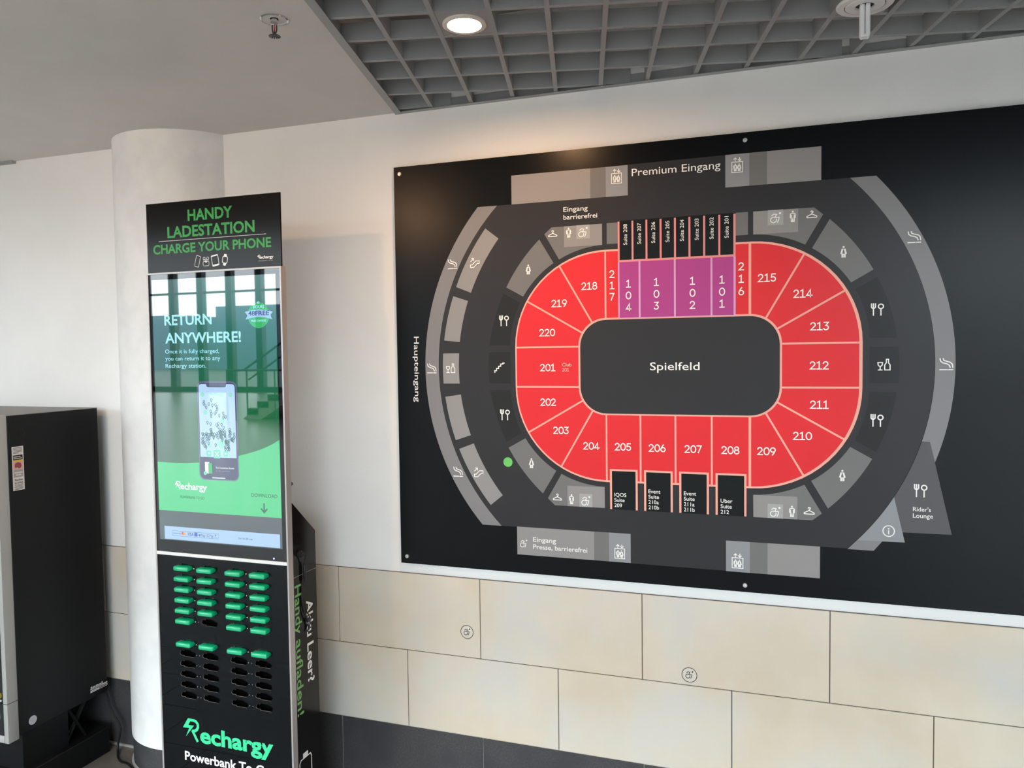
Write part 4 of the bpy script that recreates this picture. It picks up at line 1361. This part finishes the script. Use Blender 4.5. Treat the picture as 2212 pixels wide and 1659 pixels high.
mp_('lettering', join2(rect2(-143, -112, 303, 305), rect2(-105, -63, 302, 307), rect2(-140, -90, 313.5, 315)), 'labeltext', 2, il)
# pedestal: floor plate, column and crossed struts
obj('floor_plate', bevel_box(MX0, MX1, -0.60, -0.058, 0.0, 0.112, 0.003, 1), 'mblack', mach)
obj('column', box(MX0 + 0.10, MX1 - 0.03, -0.44, -0.235, 0.112, 0.275), 'mblack', mach)
obj('strut', join(tube([(MX1 - 0.05, -0.235, 0.112), (MX1 - 0.05, -0.12, 0.275)], 0.008, 8)), 'mblack', mach, smooth=True)
obj('strut', join(tube([(MX1 - 0.035, -0.15, 0.112), (MX1 - 0.035, -0.235, 0.275)], 0.006, 8)), 'mblack', mach, smooth=True)
cord = [(MX1 - 0.030, -0.070, 0.31), (-2.221, -0.048, 0.25), (-2.210, -0.045, 0.197), (-2.188, -0.045, 0.158), (-2.163, -0.045, 0.131), (-2.154, -0.045, 0.101), (-2.161, -0.045, 0.064), (-2.168, -0.048, 0.030), (-2.150, -0.066, 0.006), (-2.122, -0.092, 0.005), (-2.080, -0.118, 0.007), (-2.030, -0.130, 0.011), (-1.980, -0.152, 0.010), (-1.940, -0.170, 0.007), (-1.880, -0.195, 0.005), (-1.800, -0.222, 0.005)]
obj('power_cord', tube(smooth_path(cord), 0.0048, 8), 'rubber', mach, smooth=True)

# ================================================================== CEILING FITTINGS
def grid_cell(i, j):
    return ORG + E2 * (PITCH_G * (i + 0.5)) + E1 * (PITCH_G * (j + 0.5))


def cell_plate(c, h):
    q = [c + E2 * (s * h) + E1 * (t * h) for s, t in ((-1, -1), (1, -1), (1, 1), (-1, 1))]
    return [(a.x, a.y) for a in q]


HC = PITCH_G / 2 - RIBW / 2


def downlight(c, z, label, plate, r=0.060, dome=0.0):
    t = empty('downlight', (c[0], c[1], z), label=label, category='lamp', group='round warm downlights')
    if plate:
        obj('plate', prism(cell_plate(Vector(c), HC), z + 0.002, z + 0.005), 'gridplate', t)
    obj('ring', lathe((c[0], c[1], z), (0, 0, -1), [(r, -0.002), (r, 0.003), (r - 0.004, 0.005), (r - 0.013, 0.004), (r - 0.016, -0.0014)], 40, False), 'lampring', t, smooth=True)
    obj('lamp_glass', lathe((c[0], c[1], z), (0, 0, -1), [(r - 0.0165, -0.0012), (r - 0.020, -0.0010 + dome * 0.5), (r - 0.032, -0.001 + dome * 0.87), (0.0, -0.0008 + dome)], 32, False), 'glow', t, smooth=True)
    return t


downlight(tuple(grid_cell(0, -2)), GZ, 'lit round warm downlight set in a cell of the grey ceiling grid', True)
# unseen downlights; first glints in the board, last two added for warm fill
for c_ in ((-1.62, -1.95), (-3.20, -0.66), (-5.00, -1.90), (3.40, -1.90)):
    o_ = downlight(c_, CEIL, None, False, dome=0.05 if c_[0] == -1.62 else 0.0)  # dome shaped to strengthen the lamp's glow in the board
    o_.name = 'unseen_ceiling_lamp'
    o_['kind'] = 'structure'
    for key in ('category', 'group'):
        del o_[key]

# unlit fitting with bare compact fluorescent lamp
c = Vector((0.7905, -0.366))
pl = empty('fluorescent_downlight', (c.x, c.y, GZ), label='unlit white ceiling fitting with a bare compact fluorescent lamp hanging from the grid', category='lamp')
obj('plate', prism(cell_plate(c, HC), GZ + 0.002, GZ + 0.005), 'gridplate', pl)
obj('outer_ring', lathe((c.x, c.y, GZ), (0, 0, -1), [(0.070, -0.002), (0.070, 0.003), (0.066, 0.006), (0.051, 0.006), (0.050, 0.0)], 44, False), 'white', pl, smooth=True)
obj('inner_ring', lathe((c.x, c.y, GZ), (0, 0, -1), [(0.048, 0.0), (0.048, 0.005), (0.046, 0.007), (0.024, 0.007), (0.022, 0.002), (0.022, -0.002)], 44, False), 'white', pl, smooth=True)
obj('gap', lathe((c.x, c.y, GZ), (0, 0, -1), [(0.052, 0.0008), (0.0, 0.0009)], 32), 'rubber', pl)
obj('lamp_socket', lathe((c.x, c.y, GZ), (0, 0, -1), [(0.0215, -0.01), (0.0215, 0.0035), (0.0, 0.004)], 24), 'rubber', pl)
for s in (-1, 1):
    for t in (-1, 1):
        o_x, o_y = c.x + s * 0.0068, c.y + t * 0.0068
        obj('lamp_tube', lathe((o_x, o_y, GZ), (0, 0, -1), [(0.0062, 0.002), (0.0062, 0.080), (0.0052, 0.085), (0.0030, 0.088), (0.0, 0.089)], 14), 'tube', pl, smooth=True)
for t in (-1, 1):
    obj('tube_bridge', bevel_box(c.x - 0.011, c.x + 0.011, c.y + t * 0.0068 - 0.005, c.y + t * 0.0068 + 0.005, GZ - 0.088, GZ - 0.079, 0.003, 2), 'tube', pl, smooth=True)

# sprinkler head
sx_, sy_ = -0.702, -0.826
spk = empty('sprinkler', (sx_, sy_, CEIL), label='chrome fire sprinkler with red glass bulb in the white plaster ceiling', category='sprinkler')
obj('escutcheon', lathe((sx_, sy_, CEIL), (0, 0, -1), [(0.037, -0.001), (0.037, 0.0025), (0.034, 0.004), (0.0315, 0.0032), (0.031, 0.0015), (0.012, 0.001), (0.011, 0.0)], 40), 'plaster', spk, smooth=True)
obj('rim', lathe((sx_, sy_, CEIL), (0, 0, -1), [(0.0372, 0.0), (0.0372, 0.003), (0.0345, 0.0045), (0.0332, 0.0036)], 40, False), 'chrome', spk, smooth=True)
obj('collar', lathe((sx_, sy_, CEIL), (0, 0, -1), [(0.0085, 0.0), (0.0085, 0.008), (0.0105, 0.009), (0.0105, 0.0165), (0.0080, 0.0185), (0.0, 0.019)], 6), 'chrome', spk)
for s in (-1, 1):
    obj('frame_arm', tube([(sx_ + s * 0.0062, sy_ + s * 0.001, CEIL - 0.018), (sx_ + s * 0.0060, sy_ + s * 0.001, CEIL - 0.030), (sx_ + s * 0.0042, sy_, CEIL - 0.037), (sx_ + s * 0.001, sy_, CEIL - 0.042)], 0.0021, 8), 'brassy', spk, smooth=True)
obj('glass_bulb', tube([(sx_, sy_, CEIL - 0.018), (sx_, sy_, CEIL - 0.034)], 0.0014, 8), 'redglass', spk, smooth=True)
obj('boss', lathe((sx_, sy_, CEIL - 0.034), (0, 0, -1), [(0.0018, 0), (0.0038, 0.004), (0.0038, 0.009), (0.0, 0.0095)], 12), 'brassy', spk, smooth=True)
dg = [lathe((sx_, sy_, CEIL - 0.0435), (0, 0, -1), [(0.007, 0), (0.007, 0.0012)], 16)]
for k in range(14):
    a = 2 * PI * k / 14
    dg.append(tube([(sx_ + 0.006 * math.cos(a), sy_ + 0.006 * math.sin(a), CEIL - 0.044), (sx_ + 0.0155 * math.cos(a), sy_ + 0.0155 * math.sin(a), CEIL - 0.0465)], 0.0017, 5))
obj('deflector', join(*dg), 'brassy', spk)
